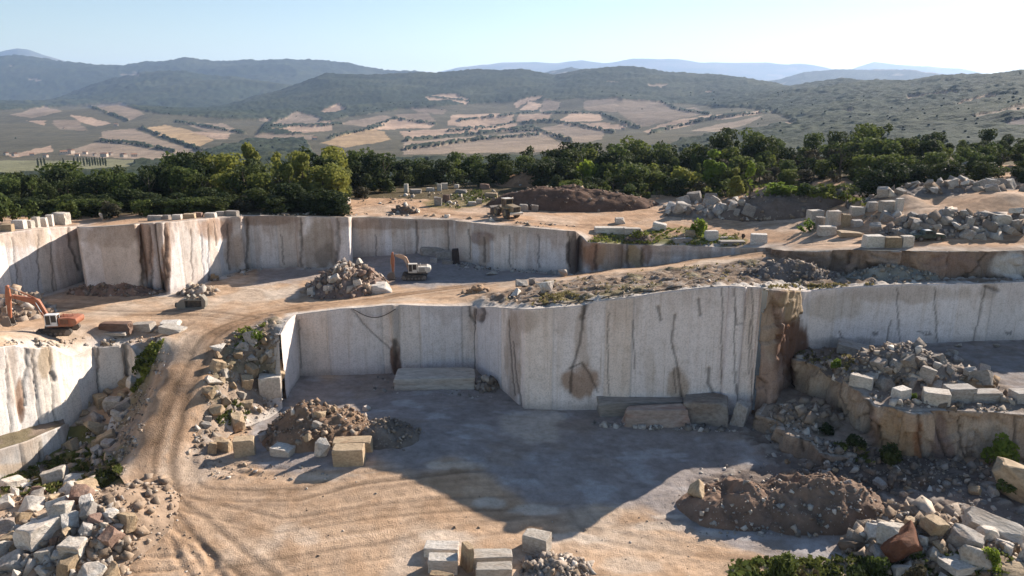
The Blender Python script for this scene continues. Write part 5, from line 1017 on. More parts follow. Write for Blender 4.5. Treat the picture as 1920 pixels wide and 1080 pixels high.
def bush(px0, px1, py0, py1, leaf, label, shape='bush', name='bush', group=None, cat='bush'):
    p = hit((px0 + px1) / 2, py1 - 1, BV2); s = m_per_px(p); w = (px1 - px0) * s * 1.05; h = (py1 - py0) * s * 1.25
    return tree(name, label, cat, p - Vector((0, 0, .1)), w, h, shape, leaf, group, trunk=(shape != 'bush'))
bush(1294, 1324, 404, 444, 'bright', 'bright green rounded bush on the dirt plateau')
bush(1493, 1534, 402, 434, 'bright', 'bright green bush beside the track, left of the block cluster')
bush(1296, 1376, 296, 356, 'bright', 'light green young tree, left of the feathery pair before the dark wood', 'tall', 'young_tree', None, 'tree')
bush(1376, 1434, 312, 374, 'bright', 'feathery bright green young tree before the dark wood', 'tall', 'young_tree', None, 'tree')
bush(1350, 1404, 326, 374, 'yellow', 'yellowish young tree just left of the feathery bright one', 'tall', 'young_tree', None, 'tree')
bush(1836, 1902, 800, 868, 'bright', 'bright yellow-green bush growing before the bluff at the right edge')
bush(1556, 1578, 668, 692, 'bright', 'small green shrub at the left of the stone pile on the bench')
bush(1706, 1722, 733, 748, 'bright', 'tiny green tuft beside the small cube-like block on the bench')
bush(1360, 1455, 1018, 1100, 'mid', 'big green bush at the lower edge, leftmost of the foreground bushes')
bush(1436, 1510, 1016, 1100, 'mid', 'dark olive bush at the lower edge, second of the foreground bushes')
bush(1490, 1540, 1040, 1100, 'dry', 'reddish dry bush at the lower edge between olive bushes')
bush(1585, 1640, 1036, 1100, 'dark', 'olive bush at the lower edge left of the pale boulder')
bush(1625, 1665, 1030, 1090, 'mid', 'green bush at the lower edge beside the rust-red boulder')
bush(1690, 1750, 1040, 1110, 'dry', 'brownish bush in front of the rust-red boulder')
bush(1828, 1872, 1014, 1064, 'bright', 'bright green shrub among the lower right boulders')
bush(1586, 1622, 810, 838, 'dark', 'dark shrub in the hollow of the rock ledge')
bush(1642, 1690, 826, 870, 'dark', 'dark shrub in the shade at the foot of the orange bluff')
bush(1530, 1562, 788, 812, 'dark', 'small dark shrub on the rock ledge, leftmost of three')
bush(1820, 1890, 296, 330, 'mid', 'pale green bush on top of the tumbled rock bank', group=None)
bush(1700, 1790, 286, 316, 'mid', 'low sunlit shrub in front of the dark wood at upper right')
bush(468, 492, 612, 640, 'bright', 'yellow-green bush on top of the road embankment')
bush(246, 276, 660, 700, 'mid', 'green bush growing below the small lit block by the haul road')
bush(262, 300, 640, 680, 'mid', 'green grassy bush at the rim between the left wall and the road')
bush(1870, 1940, 868, 925, 'mid', 'grassy shrub on the rock outcrop at the right edge')
for a, b, c, d in [(1080, 1118, 300, 345), (1118, 1150, 306, 345), (1150, 1200, 305, 348), (1200, 1250, 306, 350), (1250, 1300, 314, 356), (1300, 1350, 340, 366), (1050, 1085, 318, 342), (1440, 1480, 346, 366), (1490, 1530, 346, 366), (1540, 1600, 344, 372), (1000, 1050, 306, 330)]:
    bush(a - 8, b + 8, c - 6, d, RT.choice(['mid', 'bright', 'mid', 'yellow']), 'green bush in the row between the earth banks and the dark wood', group='bushes before the dark wood')
for a, b, c, d in [(-30, 40, 355, 420), (30, 80, 370, 415), (690, 740, 330, 362), (660, 700, 345, 372), (250, 290, 370, 405), (100, 150, 372, 412), (180, 230, 372, 410), (330, 390, 362, 402), (430, 480, 362, 396), (520, 580, 360, 392)]:
    bush(a, b, c, d, RT.choice(['dark', 'mid', 'dry']), 'olive bush at the foot of the wood on the left', group='bushes at the foot of the left wood')

# ground cover
def grass(polys, seed):
    rs = np.random.RandomState(seed); Vs = []; Cc = []
    for poly, n, sz, c in polys:
        xs = [p[0] for p in poly]; ys = [p[1] for p in poly]; X = rs.uniform(min(xs), max(xs), n * 3); Y = rs.uniform(min(ys), max(ys), n * 3); m = inpoly(X, Y, poly); X = X[m][:n]; Y = Y[m][:n]
        k = fbm(X / 16, Y / 10, 3, seed) > .45; X = X[k]; Y = Y[k]
        for x, y in zip(X, Y):
            p = np.array(hit(x, y, BV2))
            for _ in range(4):
                a = rs.rand() * 6.28; s = sz * rs.uniform(.5, 1.3); d = np.array([math.cos(a), math.sin(a), 0]) * s * .5; t = np.array([rs.randn() * .3, rs.randn() * .3, 1.0]) * s; o = np.array([rs.randn(), rs.randn(), 0]) * s * .4
                Vs += [p + o - d * .4, p + o + d * .4, p + o + d + t, p + o - d + t]; cc = np.array(c) * rs.uniform(.6, 1.4); Cc += [cc] * 4
    V = np.array(Vs); me = mesh_np('grass', V, np.arange(len(V)).reshape(-1, 4), M_grass, np.array(Cc)); return tag(link('grass', me), 'tufts of dry and green grass on slopes, ledges and rims', 'grass', None, 'stuff')
M_grass, N_, L_, b_ = newmat('grass_blades', .8, .1); a_ = N_.new('ShaderNodeAttribute'); a_.attribute_name = 'col'; L_.new(a_.outputs[0], b_.inputs['Base Color'])
t_ = N_.new('ShaderNodeBsdfTranslucent'); L_.new(a_.outputs[0], t_.inputs[0]); x_ = N_.new('ShaderNodeMixShader'); x_.inputs[0].default_value = .3; L_.new(b_.outputs[0], x_.inputs[1]); L_.new(t_.outputs[0], x_.inputs[2]); L_.new(x_.outputs[0], N_['Material Output'].inputs[0])
GG = (.11, .125, .035); GB = (.17, .19, .04); GY = (.24, .20, .09)
grass([([(0, 850), (60, 835), (120, 792), (128, 800), (60, 850), (0, 872)], 260, .45, GG), ([(0, 900), (60, 880), (130, 850), (200, 840), (235, 880), (200, 915), (120, 925), (0, 935)], 700, .38, GG), ([(0, 900), (120, 860), (235, 870), (120, 925)], 300, .35, GY), ([(245, 700), (290, 640), (305, 640), (280, 700), (250, 740)], 420, .45, GB),
       ([(1130, 440), (1290, 425), (1400, 450), (1360, 462), (1100, 455)], 700, .3, GB), ([(1110, 436), (1400, 440), (1400, 462), (1100, 458)], 300, .3, GY), ([(790, 378), (900, 355), (940, 372), (860, 392)], 220, .35, GG), ([(985, 560), (1050, 545), (1100, 560), (1000, 575)], 200, .28, GY), ([(1440, 535), (1640, 530), (1640, 545), (1440, 548)], 300, .25, GY),
       ([(400, 780), (450, 740), (470, 780), (420, 810)], 180, .3, GG), ([(440, 620), (500, 605), (490, 650), (440, 660)], 200, .3, GB), ([(1000, 530), (1440, 480), (1440, 520), (1000, 565)], 120, .25, GY), ([(1560, 1040), (1920, 1040), (1920, 1090), (1560, 1090)], 500, .3, GG), ([(1380, 1050), (1640, 1050), (1640, 1090), (1380, 1090)], 500, .4, GG),
       ([(1540, 346), (1620, 375), (1640, 390), (1560, 375), (1440, 362)], 300, .5, GB), ([(1450, 660), (1600, 660), (1600, 700), (1480, 690)], 160, .3, GY), ([(1560, 830), (1620, 840), (1640, 870), (1560, 860)], 120, .35, GG), ([(1060, 330), (1400, 345), (1640, 350), (1640, 365), (1300, 372), (1060, 350)], 600, .6, GG)], 3)

# hedgerow and field trees on the far slopes
rs_ = np.random.RandomState(4); Vs, Fs, Cs = [], [], []
ico = bmesh.new(); bmesh.ops.create_icosphere(ico, subdivisions=1, radius=1.0); IV = np.array([v.co[:] for v in ico.verts]); IF = np.array([[v.index for v in f.verts] for f in ico.faces]); ico.free()
cand = []
for h in hedges:
    for x, y in resample(h, 4.2): 
        if rs_.rand() < .62: cand.append((x + rs_.randn() * 1, y + rs_.randn() * .4, rs_.uniform(3.5, 7)))
for _ in range(500): cand.append((rs_.uniform(-60, 1980), rs_.uniform(170, 300), rs_.uniform(3, 6.5)))
no = 0
for x, y, s in cand:
    p = BVF.ray_cast(CO, Vector(ray(x, y)).normalized())[0]
    if p is None or p.y > 4200: continue
    if x > 1350: s *= .55
    m, _ = in_hilly(np.array([x]), np.array([y]))
    if m[0] > 0 and s > 6 and rs_.rand() < .9: continue
    if m[0] > 0 and (x, y, s) in cand[-500:] and rs_.rand() < .93: continue
    v = IV * rs_.uniform(.7, 1.25, (len(IV), 1)) * np.array([s, s, s * .9]) * .8 + np.array(p) + np.array([0, 0, s * .35])
    Vs.append(v); Fs.append(IF + no); no += len(IV); Cs.append(np.tile(TREE * rs_.uniform(.9, 1.6), (len(IV), 1)))
tag(link('far_woodland', mesh_np('far_woodland', np.concatenate(Vs), np.concatenate(Fs), M_far, np.concatenate(Cs))), 'hedgerows and scattered trees on the distant farmed slopes', 'woodland', None, 'stuff')
def hitf(px, py):
    r = BVF.ray_cast(CO, Vector(ray(px, py)).normalized()); return r[0]
# lone tree on the skyline, cypresses and farm houses in the valley
p = hitf(1911, 141) or hitf(1911, 146)
if p: tree('oak_tree', 'lone tree on the skyline at the far right', 'tree', p, 12, 11, 'round', 'dark')
for i, x in enumerate([72, 78, 84, 120, 140, 147, 152, 158, 164, 169, 174, 179, 184, 189, 194, 199]):
    p = hitf(x, 312 - (i % 3))
    if p: tree('cypress_tree', 'slim dark cypress in the row on the valley floor', 'tree', p, 4.0, 13, 'column', 'dark', 'cypresses in the valley')
def box_bm(bm, c, s, rot=None, bev=0.0):
    r = bmesh.ops.create_cube(bm, size=1.0); vs = r['verts']
    for v in vs:
        v.co = Vector((v.co.x * s[0], v.co.y * s[1], v.co.z * s[2]))
        if rot is not None: v.co = rot @ v.co
        v.co += Vector(c)
    if bev: bmesh.ops.bevel(bm, geom=list({e for v in vs for e in v.link_edges}), offset=bev, segments=2, affect='EDGES', clamp_overlap=True)
def bm_mesh(name, bm, mat, smooth=False):
    me = bpy.data.meshes.new(name); bmesh.ops.recalc_face_normals(bm, faces=bm.faces); bm.to_mesh(me); bm.free(); me.materials.append(mat)
    return me
M_plaster = mat_paint('farm_plaster', (.55, .45, .36), .9, 0, .3); M_tile = mat_paint('farm_roof', (.30, .15, .09), .9, 0, .3); M_win = mat_paint('farm_window', (.05, .05, .06), .4, 0, .1)
bm = bmesh.new(); box_bm(bm, (0, 0, 3), (12, 8, 6)); H1 = bm_mesh('wall', bm, M_plaster)
bm = bmesh.new(); vs = [bm.verts.new(v) for v in [(-6.5, -4.5, 6), (6.5, -4.5, 6), (6.5, 4.5, 6), (-6.5, 4.5, 6), (-6.5, 0, 8.2), (6.5, 0, 8.2)]]
for f in [(0, 1, 5, 4), (2, 3, 4, 5), (0, 4, 3), (1, 2, 5), (0, 3, 2, 1)]: bm.faces.new([vs[i] for i in f])
H2 = bm_mesh('roof', bm, M_tile)
bm = bmesh.new()
for x in (-4, 0, 4): box_bm(bm, (x, -4.02, 4.2), (1.2, .1, 1.6))
H3 = bm_mesh('window', bm, M_win)
for i, (x, y) in enumerate([(12, 291), (28, 293), (60, 292), (86, 295), (120, 290), (133, 288), (145, 293), (160, 289), (178, 292), (196, 294), (208, 291), (232, 295), (252, 294), (120, 242), (590, 262), (218, 236), (1172, 238), (1168, 243)]):
    p = hitf(x, y)
    if p is None: continue
    e = bpy.data.objects.new('farm_house', None); COL.objects.link(e); e.location = p; e.rotation_euler = (0, 0, RT.uniform(-.7, .7)); k = RT.uniform(.7, 1.3); e.scale = (k, k, k)
    tag(e, 'tiny pale house with a tiled roof in the distant valley', 'house', 'farm houses in the valley')
    link('wall', H1, e); link('roof', H2, e); link('window', H3, e)
# ------------------------------------------------------------------ machines
M_orange = mat_paint('orange_paint', (.33, .105, .05), .5, 0, .45); M_yel = mat_paint('yellow_paint', (.50, .33, .06), .5, 0, .4); M_cream = mat_paint('cream_paint', (.66, .60, .52), .5, 0, .35)
M_track = mat_paint('track_steel', (.06, .055, .05), .8, .3, .5); M_steel = mat_paint('worn_steel', (.20, .18, .165), .6, .5, .5); M_glass = mat_paint('dark_glass', (.02, .025, .03), .15, 0, .15); M_chrome = mat_paint('cylinder_rod', (.6, .6, .6), .3, .8, .1)
M_tyre = mat_paint('tyre_rubber', (.05, .045, .042), .9, 0, .6); M_green = mat_paint('dark_green_paint', (.016, .04, .034), .3, 0, .15); M_wht = mat_paint('white_paint', (.75, .74, .72), .4, 0, .15); M_oldgrey = mat_paint('old_grey_paint', (.20, .19, .165), .8, 0, .5)
M_lamp = mat_paint('lamp_glass', (.7, .7, .7), .2, 0, .1); M_plum = mat_paint('dull_yellow_paint', (.24, .175, .10), .6, 0, .5)
M_dull = mat_paint('faded_orange_paint', (.48, .30, .20), .6, 0, .4)
class MB:
    def __init__(s): s.bm = bmesh.new()
    def box(s, c, d, ry=0, rz=0, bev=.03):
        rot = (Matrix.Rotation(R(rz), 3, 'Z') @ Matrix.Rotation(R(ry), 3, 'Y')) if (ry or rz) else None
        box_bm(s.bm, c, d, rot, bev); return s
    def cyl(s, p, q, r, seg=14, r2=None):
        p = Vector(p); q = Vector(q); d = q - p
        m = Matrix.Translation((p + q) / 2) @ d.to_track_quat('Z', 'Y').to_matrix().to_4x4()
        bmesh.ops.create_cone(s.bm, cap_ends=True, segments=seg, radius1=r, radius2=r if r2 is None else r2, depth=d.length, matrix=m); return s
    def prism(s, pts, y0, y1, bev=.03):
        """outline in x,z extruded along y"""
        a = [s.bm.verts.new((x, y0, z)) for x, z in pts]; b = [s.bm.verts.new((x, y1, z)) for x, z in pts]; n = len(pts); fs = [s.bm.faces.new(a), s.bm.faces.new(b[::-1])]
        for i in range(n): fs.append(s.bm.faces.new((a[i], b[i], b[(i + 1) % n], a[(i + 1) % n])))
        if bev: bmesh.ops.bevel(s.bm, geom=list({e for f in fs for e in f.edges}), offset=bev, segments=1, affect='EDGES', clamp_overlap=True)
        return s
    def build(s, name, mat, parent, label=None):
        o = link(name, bm_mesh(name, s.bm, mat), parent)
        if label: o['label'] = label
        return o
def root(name, label, cat, p, yaw, sc=1.0):
    e = bpy.data.objects.new(name, None); COL.objects.link(e); e.location = p; e.rotation_euler = (0, 0, R(yaw)); e.scale = (sc,) * 3; e.empty_display_size = .2; return tag(e, label, cat)
def seg(p, q, w0, w1):
    """tapered bar outline in x,z from p to q"""
    p = Vector(p); q = Vector(q); d = (q - p).normalized(); n = Vector((-d.y, d.x)); return [tuple(p + n * w0), tuple(q + n * w1), tuple(q - n * w1), tuple(p - n * w0)]
def excavator(label, p, yaw, sc, boom, arm, bucket, cyl_mat, body_mat, rear_mat, boom_pts, elbow, arm_top, arm_tip):
    e = root('excavator', label, 'excavator', p, yaw, sc)
    for s in (-1, 1):
        m = MB().prism([(-2.0, .05), (1.9, .05), (2.35, .42), (2.2, .85), (1.9, 1.0), (-1.95, 1.0), (-2.35, .8), (-2.4, .42)], s * 1.3 - .3, s * 1.3 + .3, .05)
        for k in range(18): m.box((-1.95 + k * .23, s * 1.3, .045), (.13, .64, .09), bev=0); m.box((-1.9 + k * .225, s * 1.3, 1.03), (.12, .64, .07), bev=0)
        t = m.build('track', M_track, e)
        w = MB()
        for k in range(6): w.cyl((-1.6 + k * .64, s * 1.3 - .34, .33), (-1.6 + k * .64, s * 1.3 + .34, .33), .2, 12)
        for x in (-1.95, 1.9): w.cyl((x, s * 1.3 - .33, .52), (x, s * 1.3 + .33, .52), .36, 14)
        w.build('track_rollers', M_steel, t)
    MB().box((0, 0, .75), (2.2, 2.0, .5)).cyl((0, 0, .9), (0, 0, 1.25), .75, 20).build('undercarriage', M_track, e)
    b = MB().box((-.9, -.1, 1.4), (3.4, 2.6, .32)).box((-1.4, -.62, 2.0), (2.2, 1.3, .95), bev=.08).box((-.2, -.85, 1.8), (1.4, .9, .6), bev=.05).build('body', body_mat, e)
    MB().prism([(-2.3, 1.3), (-3.0, 1.45), (-3.2, 1.9), (-3.1, 2.35), (-2.3, 2.5)], -1.35, 1.35, .08).build('counterweight', rear_mat, e)
    MB().box((-1.5, .62, 2.0), (1.7, 1.15, .9), bev=.08).cyl((-1.2, .3, 2.4), (-1.2, .3, 2.95), .07).build('engine_cover', rear_mat, e)
    g = MB()
    for k in range(6): g.box((-1.5, 1.205, 1.7 + k * .11), (1.1, .02, .05), bev=0)
    g.build('grille', M_track, e)
    r = MB()
    for y in (-.2, 1.22):
        r.cyl((-.75, y, 2.5), (-.75, y, 2.95), .025, 6).cyl((-2.1, y, 2.5), (-2.1, y, 2.95), .025, 6).cyl((-.75, y, 2.95), (-2.1, y, 2.95), .025, 6)
    r.build('handrail', body_mat, e)
    c = MB()   # cab: pillars and roof
    for x, y in ((.95, .35), (.95, 1.25), (-.55, .35), (-.55, 1.25), (.25, 1.25)): c.box((x, y, 2.2), (.09, .09, 1.5), bev=.01)
    c.box((.2, .8, 2.98), (1.7, 1.05, .12), bev=.05).box((.2, .8, 1.5), (1.65, 1.0, .22)).box((-.2, 1.27, 1.75), (.75, .05, .4))
    cb = c.build('cab', M_cream if rear_mat is M_cream else M_wht, e)
    MB().box((.2, .8, 2.25), (1.5, .9, 1.3), bev=.02).build('cab_glass', M_glass, cb)
    def bar(pts, w, name, mat, y=0, label=None):
        m = MB()
        for (a, wa), (b2, wb) in zip(pts[:-1], pts[1:]): m.prism(seg(a, b2, wa, wb), y - w, y + w, .03)
        for a, wa in pts: m.cyl((a[0], y - w * 1.15, a[1]), (a[0], y + w * 1.15, a[1]), wa * .95, 12)
        return m.build(name, mat, e, label)
    bar(boom_pts, .24, 'boom', boom)
    bar([(arm_top, .2), (((arm_top[0] * .7 + arm_tip[0] * .3), (arm_top[1] * .7 + arm_tip[1] * .3)), .34), (arm_tip, .17)], .19, 'arm', arm)
    def ram(a, b2, y, parent=e):
        m = MB(); a3 = Vector((a[0], y, a[1])); b3 = Vector((b2[0], y, b2[1])); mid = a3.lerp(b3, .55); m.cyl(a3, mid, .115, 10); h = m.build('hydraulic_ram', cyl_mat, parent)
        MB().cyl(mid, b3, .06, 8).build('rod', M_chrome, h)
    ram((.95, 1.5), boom_pts[1][0], .42); ram((.95, 1.5), boom_pts[1][0], -.42)
    ram((boom_pts[1][0][0] + .1, boom_pts[1][0][1] + .45), arm_top, 0); 
    mid = ((arm_top[0] * .75 + arm_tip[0] * .25), (arm_top[1] * .75 + arm_tip[1] * .25)); ram((mid[0] + .3, mid[1]), (arm_tip[0] + .35, arm_tip[1] + .5), 0)
    bx, bz = arm_tip; k = MB().prism([(bx - .1, bz + .15), (bx + .35, bz + .05), (bx + .95, bz - .25), (bx + 1.15, bz - .75), (bx + .85, bz - 1.2), (bx + .2, bz - 1.3), (bx - .3, bz - 1.15), (bx + .2, bz - 1.05), (bx + .7, bz - .95), (bx + .85, bz - .65), (bx + .6, bz - .3)], -.6, .6, .02)
    k.prism([(bx - .1, bz + .15), (bx + .35, bz + .05), (bx + .95, bz - .25), (bx + 1.15, bz - .75), (bx + .85, bz - 1.2), (bx - .3, bz - 1.15)], -.62, -.56, 0).prism([(bx - .1, bz + .15), (bx + .35, bz + .05), (bx + .95, bz - .25), (bx + 1.15, bz - .75), (bx + .85, bz - 1.2), (bx - .3, bz - 1.15)], .56, .62, 0)
    bk = k.build('bucket', bucket, e)
    t = MB()
    for y in (-.5, -.25, 0, .25, .5): t.box((bx - .42, y, bz - 1.18), (.28, .09, .07), ry=10, bev=.01)
    t.build('teeth', M_steel, bk)
    return e
p = hit(100, 632, BV2)
excavator('orange tracked excavator with raised bent boom beside the mauve block', p + Vector((-.1, 1.5, .1)), 187, 1.0, M_orange, M_orange, M_steel, M_orange, M_orange, M_orange, [((.9, 1.7), .32), ((2.2, 4.7), .42), ((5.1, 5.55), .24)], None, (5.7, 7.0), (6.0, 2.6))
p = hit(775, 527, BV2)
excavator('cream and orange tracked excavator on the shaded floor of the upper basin', p + Vector((0, 1.6, .1)), 184, 1.0, M_dull, M_orange, M_steel, M_dull, M_steel, M_cream, [((.6, 1.7), .28), ((1.6, 3.9), .34), ((3.2, 4.5), .22)], None, (3.9, 4.9), (3.9, 1.3))

# wheel loader seen from behind
def wheel(e, x, y, r, w, rim_mat):
    m = MB().cyl((x, y - w / 2, r), (x, y + w / 2, r), r, 22); 
    for k in range(16):
        a = k / 16 * 6.283; m.box((x + math.cos(a) * r, y, r + math.sin(a) * r), (.09, w, .16), ry=-math.degrees(a), bev=0)
    wo = m.build('wheel', M_tyre, e); MB().cyl((x, y - w / 2 - .03, r), (x, y + w / 2 + .03, r), r * .52, 16).cyl((x, y - w / 2 - .06, r), (x, y + w / 2 + .06, r), r * .2, 10).build('rim', rim_mat, wo)
p = hit(950, 409, BV2); e = root('wheel_loader', 'dusty yellow-brown wheel loader seen from behind at the foot of the dark earth bank', 'wheel loader', p + Vector((0, 2.0, .0)), 122, 1.12)
for x in (-1.6, 1.75):
    for y in (-1.1, 1.1): wheel(e, x, y, .85, .62, M_plum)
MB().prism([(-3.4, 1.0), (-3.5, 2.25), (-.9, 2.45), (-.9, .9)], -.85, .85, .08).build('engine_hood', M_plum, e)
g = MB().box((-3.49, 0, 1.75), (.06, 1.3, .85), bev=.01)
for k in range(6): g.box((-3.54, 0, 1.42 + k * .13), (.03, 1.3, .05), bev=0)
g.build('radiator_grille', M_track, e)
MB().prism([(-3.1, .75), (-3.75, .8), (-3.85, 1.2), (-3.1, 1.25)], -1.25, 1.25, .06).build('counterweight', M_cream, e)
c = MB()
for x in (-.85, .55):
    for y in (-.7, .7): c.box((x, y, 2.5), (.1, .1, 1.5), bev=.01)
c.box((-.15, 0, 3.32), (1.75, 1.7, .14), bev=.04).box((-.15, 0, 1.75), (1.5, 1.5, .5))
cb = c.build('cab', M_plum, e); MB().box((-.15, 0, 2.6), (1.3, 1.32, 1.25), bev=.02).build('cab_glass', M_glass, cb); MB().box((-.15, 0, 3.43), (1.78, 1.74, .07), bev=.02).build('cab_roof', M_cream, cb)
MB().prism([(.5, .8), (.6, 1.6), (2.3, 1.7), (2.6, .7)], -.5, .5, .05).build('front_frame', M_plum, e)
for s in (-1, 1): MB().prism(seg((1.6, 1.9), (3.6, .9), .2, .16), s * .6 - .1, s * .6 + .1, .02).build('lift_arm', M_plum, e)
MB().prism([(3.4, .15), (4.8, .1), (4.8, .2), (3.65, .35), (3.6, 1.3), (4.0, 1.6), (3.9, 1.7), (3.35, 1.4)], -1.45, 1.45, .02).build('bucket', M_steel, e)
for s in (-1, 1): MB().prism([(-2.6, 1.9), (-2.5, 2.0), (-.7, 2.0), (-.6, 1.75), (-2.5, 1.75)], s * 1.1 - .33, s * 1.1 + .33, .02).build('mudguard', M_plum, e)

# pickup
p = hit(1745, 453, BV2); e = root('pickup_truck', 'dark green double-cab pickup parked before the bank of broken rock', 'pickup truck', p + Vector((0, 1.2, 0)), 3, 1.0)
MB().prism([(-2.65, .5), (-2.7, .95), (-2.6, 1.08), (-1.0, 1.08), (1.0, 1.12), (2.2, 1.02), (2.6, .88), (2.65, .5), (2.0, .42), (1.95, .7), (1.45, .85), (1.0, .7), (.95, .42), (-1.0, .42), (-1.05, .7), (-1.5, .85), (-1.98, .7), (-2.05, .45)], -.87, .87, .03).build('body', M_green, e)
cb = MB().prism([(-.95, 1.06), (-.85, 1.62), (-.7, 1.7), (.35, 1.7), (1.15, 1.1)], -.78, .78, .04).build('cab', M_green, e)
for s in (-1, 1):
    MB().prism([(-.78, 1.15), (-.72, 1.55), (-.2, 1.55), (-.2, 1.15)], s * .785 - .012, s * .785 + .012, 0).build('window', M_glass, cb); MB().prism([(-.12, 1.15), (-.12, 1.55), (.32, 1.55), (.85, 1.15)], s * .785 - .012, s * .785 + .012, 0).build('window', M_glass, cb)
    MB().box((2.55, s * .66, .86), (.12, .3, .16)).build('headlight', M_lamp, e); MB().box((.75, s * .95, 1.2), (.1, .16, .14)).build('wing_mirror', M_green, e)
MB().prism([(.42, 1.66), (.45, 1.68), (1.16, 1.13), (1.12, 1.1)], -.68, .68, 0).build('windscreen', M_glass, cb)
MB().box((-.18, 0, 1.715), (1.05, 1.4, .03)).build('roof', M_wht, cb); MB().box((1.75, 0, 1.09), (1.5, 1.5, .04), ry=5, bev=.01).build('bonnet_highlight', M_steel, e)  # pale sheets on roof and bonnet put a sunlit highlight into the colour
MB().box((2.68, 0, .55), (.14, 1.7, .22)).build('front_bumper', M_steel, e); MB().box((-1.8, 0, .92), (1.5, 1.5, .1)).box((-2.62, 0, .85), (.06, 1.6, .4)).build('load_bed', M_track, e)
for x in (-1.5, 1.47):
    for y in (-.78, .78): wheel(e, x, y, .38, .24, M_steel)

# old steel bucket lying on the ground
p = hit(357, 580, BV2); e = root('steel_bucket', 'old grey steel bucket with broad teeth lying on the dirt of the basin', 'machine bucket', p + Vector((0, .8, .0)), 4, 1.0)
MB().prism([(-2.2, 0), (-2.3, .9), (-1.6, 1.5), (-.9, 1.6), (-.9, 0)], -.7, .7, .05).build('side_plate', M_oldgrey, e)
MB().box((.6, .35, .8), (3.0, .6, 1.5)).box((.6, 0, .12), (3.0, 1.3, .2)).box((.6, 0, 1.45), (3.0, 1.3, .2)).prism([(1.9, 0), (2.3, .4), (2.4, 1.3), (2.0, 2.0), (1.7, 2.2), (1.7, 0)], -.7, .7, .05).build('shell', M_oldgrey, e)
MB().box((.5, -.1, .78), (2.5, .3, 1.05)).build('opening', M_track, e)
for k in range(3): MB().prism([(-.7 + k * .95, 1.5), (-.5 + k * .95, 1.55), (-.15 + k * .95, 1.95), (-.5 + k * .95, 2.35), (-.6 + k * .95, 1.95)], -.5, .2, .02).build('tooth', M_oldgrey, e)
MB().cyl((-2.5, -.2, .6), (-2.3, -.2, .6), .42, 16).build('hub', M_track, e)
# hoses
def hose(label, pts, r=.09):
    m = MB(); P = [Vector(p) for p in pts]
    for a_, b__ in zip(P[:-1], P[1:]): m.cyl(a_, b__, r, 6)
    tag(link('hose', bm_mesh('hose', m.bm, M_track)), label, 'hose')
wy = main_w[2][1] - .45
hose('thin black hose hanging in a curve from the rim of the shaded wall', [(x_, wy - .1 * math.sin(t_ * 3.14), 10.95 + .0 * t_ - 1.35 * math.sin(t_ * 3.14159)) for x_, t_ in [(-24.6 + 6.6 * k / 14, k / 14) for k in range(15)]], .07)
hose('black hose snaking over the rubble terrace above the shaded wall', [tuple(hit(px_, py_, BV2) + Vector((0, 0, .15))) for px_, py_ in [(1000 + k * 8, 572 - 10 * (k / 16) ** 1.5 + 2 * math.sin(k)) for k in range(17)] + [(1128 + k * 10, 558 - k * 1.2 + 1.5 * math.sin(k * .8)) for k in range(1, 16)] + [(1290, 530), (1310, 524), (1330, 519)]], .08)
# small orange winch cart in front of the back wall
p = hit(401, 527, BV2); e = root('cable_winch', 'small yellow-brown machine at the foot of the lit back wall', 'winch', p + Vector((0, .5, 0)), 20, .9)
MB().box((0, 0, .7), (1.6, 1.0, .5), bev=.05).box((-.3, 0, 1.15), (.8, .8, .5), bev=.05).build('housing', M_plum, e)
for x in (-.6, .6):
    for y in (-.55, .55): MB().cyl((x, y - .08, .3), (x, y + .08, .3), .3, 12).build('wheel', M_tyre, e)

p = hit(1704, 1050, BV2); rock('boulder', 'boulder', 'x', (p.x, p.y + 1.2, p.z), (4.8, 3.6, 3.4), (.1, -.2, .4), 'big rust-red boulder in the lower right heap', 'boulder', sink=.12, v=4)
p = hit(1322, 952, BV); rock('boulder', 'shard', 't', (p.x, p.y + 1.0, p.z), (4.4, 2.6, 3.9), (0, -.25, .2), 'pointed brown triangular boulder at the left end of the dark dirt mound', 'boulder', sink=.1, v=2)
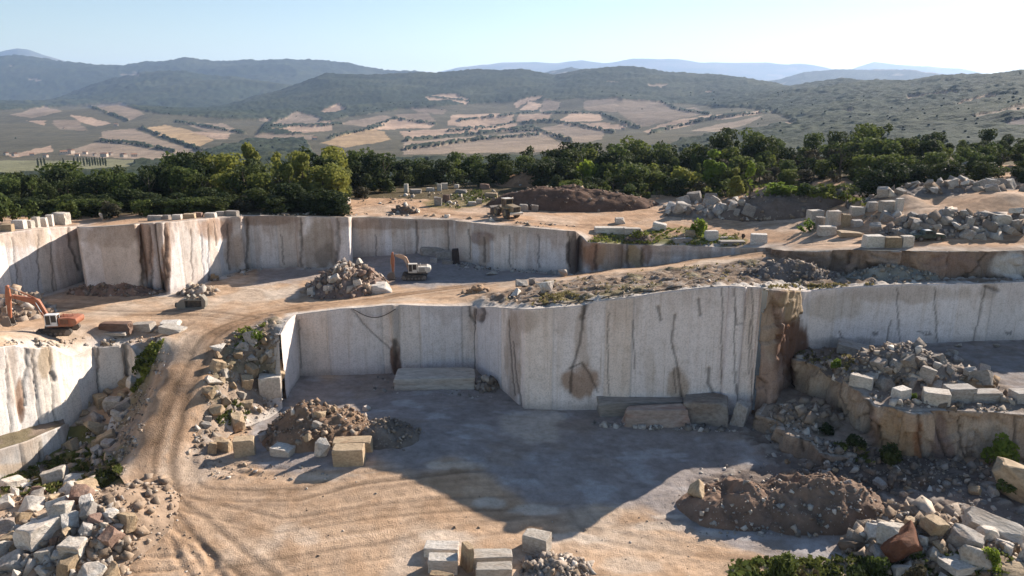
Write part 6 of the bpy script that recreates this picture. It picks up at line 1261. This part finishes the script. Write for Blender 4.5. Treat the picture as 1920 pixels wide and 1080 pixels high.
# pale rock outcrop at the right edge
def outcrop(pts, label, mat, seed, dz):
    o = None
p = hit(1880, 965, BV2)
o = rock('rock_outcrop', 'boulder', 't', (p.x + 4.0, p.y + 3.0, p.z), (9.5, 6.0, 5.0), (0, .12, -.35), 'large ochre rock outcrop with grass on top at the right edge', 'rock', sink=.15, v=5)
p = hit(1850, 1002, BV2); rock('rock_outcrop', 'split', 'w', (p.x + 1.5, p.y + 1.5, p.z), (6.5, 2.8, 1.9), (.25, .2, -.5), 'long pale slab sloping down in front of the ochre outcrop', 'rock', sink=.5, v=1)
p = hit(1800, 1062, BV2); rock('boulder', 'slab', 'w', (p.x, p.y, p.z), (3.6, 2.4, .8), (0, .05, .3), 'flat pale slab-like boulder under the bright green shrub at lower right', 'boulder', sink=.2, v=3)
p = hit(1895, 1075, BV2); rock('boulder', 'boulder', 't', (p.x, p.y, p.z), (4.2, 3.0, 1.4), (0, .05, .3), 'broad tan boulder filling the lower right corner', 'boulder', sink=.2, v=2)
p = hit(1655, 1075, BV2); rock('boulder', 'boulder', 't', (p.x, p.y, p.z), (2.6, 2.0, 1.6), (0, .05, 1.3), 'cream boulder between bushes at the lower edge', 'boulder', sink=.2, v=6)

# ------------------------------------------------------------------ air
bm = bmesh.new(); bmesh.ops.create_cube(bm, size=1.0)
xs = [o for o in scene.objects if o.type == 'MESH' and o.get('kind') == 'structure']
zmin = 1e9; zmax = CAMZ; ex = 0; ey = 0
for o in xs:
    n = len(o.data.vertices); a = np.empty(n * 3, np.float32); o.data.vertices.foreach_get('co', a); a = a.reshape(-1, 3); zmin = min(zmin, a[:, 2].min()); zmax = max(zmax, a[:, 2].max()); ex = max(ex, np.abs(a[:, 0]).max()); ey = max(ey, a[:, 1].max())
lo = Vector((-ex - 50, -400, zmin - 1)); hi = Vector((ex + 50, ey + 50, zmax + 40))
for v in bm.verts: v.co = Vector(((lo.x, hi.x)[v.co.x > 0], (lo.y, hi.y)[v.co.y > 0], (lo.z, hi.z)[v.co.z > 0]))
mh = bpy.data.materials.new('haze'); mh.use_nodes = True; N = mh.node_tree.nodes; L = mh.node_tree.links; N.remove(N['Principled BSDF'])
pv = N.new('ShaderNodeVolumePrincipled'); pv.inputs['Color'].default_value = (.50, .68, 1.0, 1); pv.inputs['Density'].default_value = HAZE = 4.0e-5; pv.inputs['Anisotropy'].default_value = .25
L.new(pv.outputs[0], N['Material Output'].inputs['Volume'])
me = bpy.data.meshes.new('haze'); bm.to_mesh(me); bm.free(); me.materials.append(mh)
tag(link('haze', me), 'thin bluish air over the distant hills', 'haze', None, 'stuff')
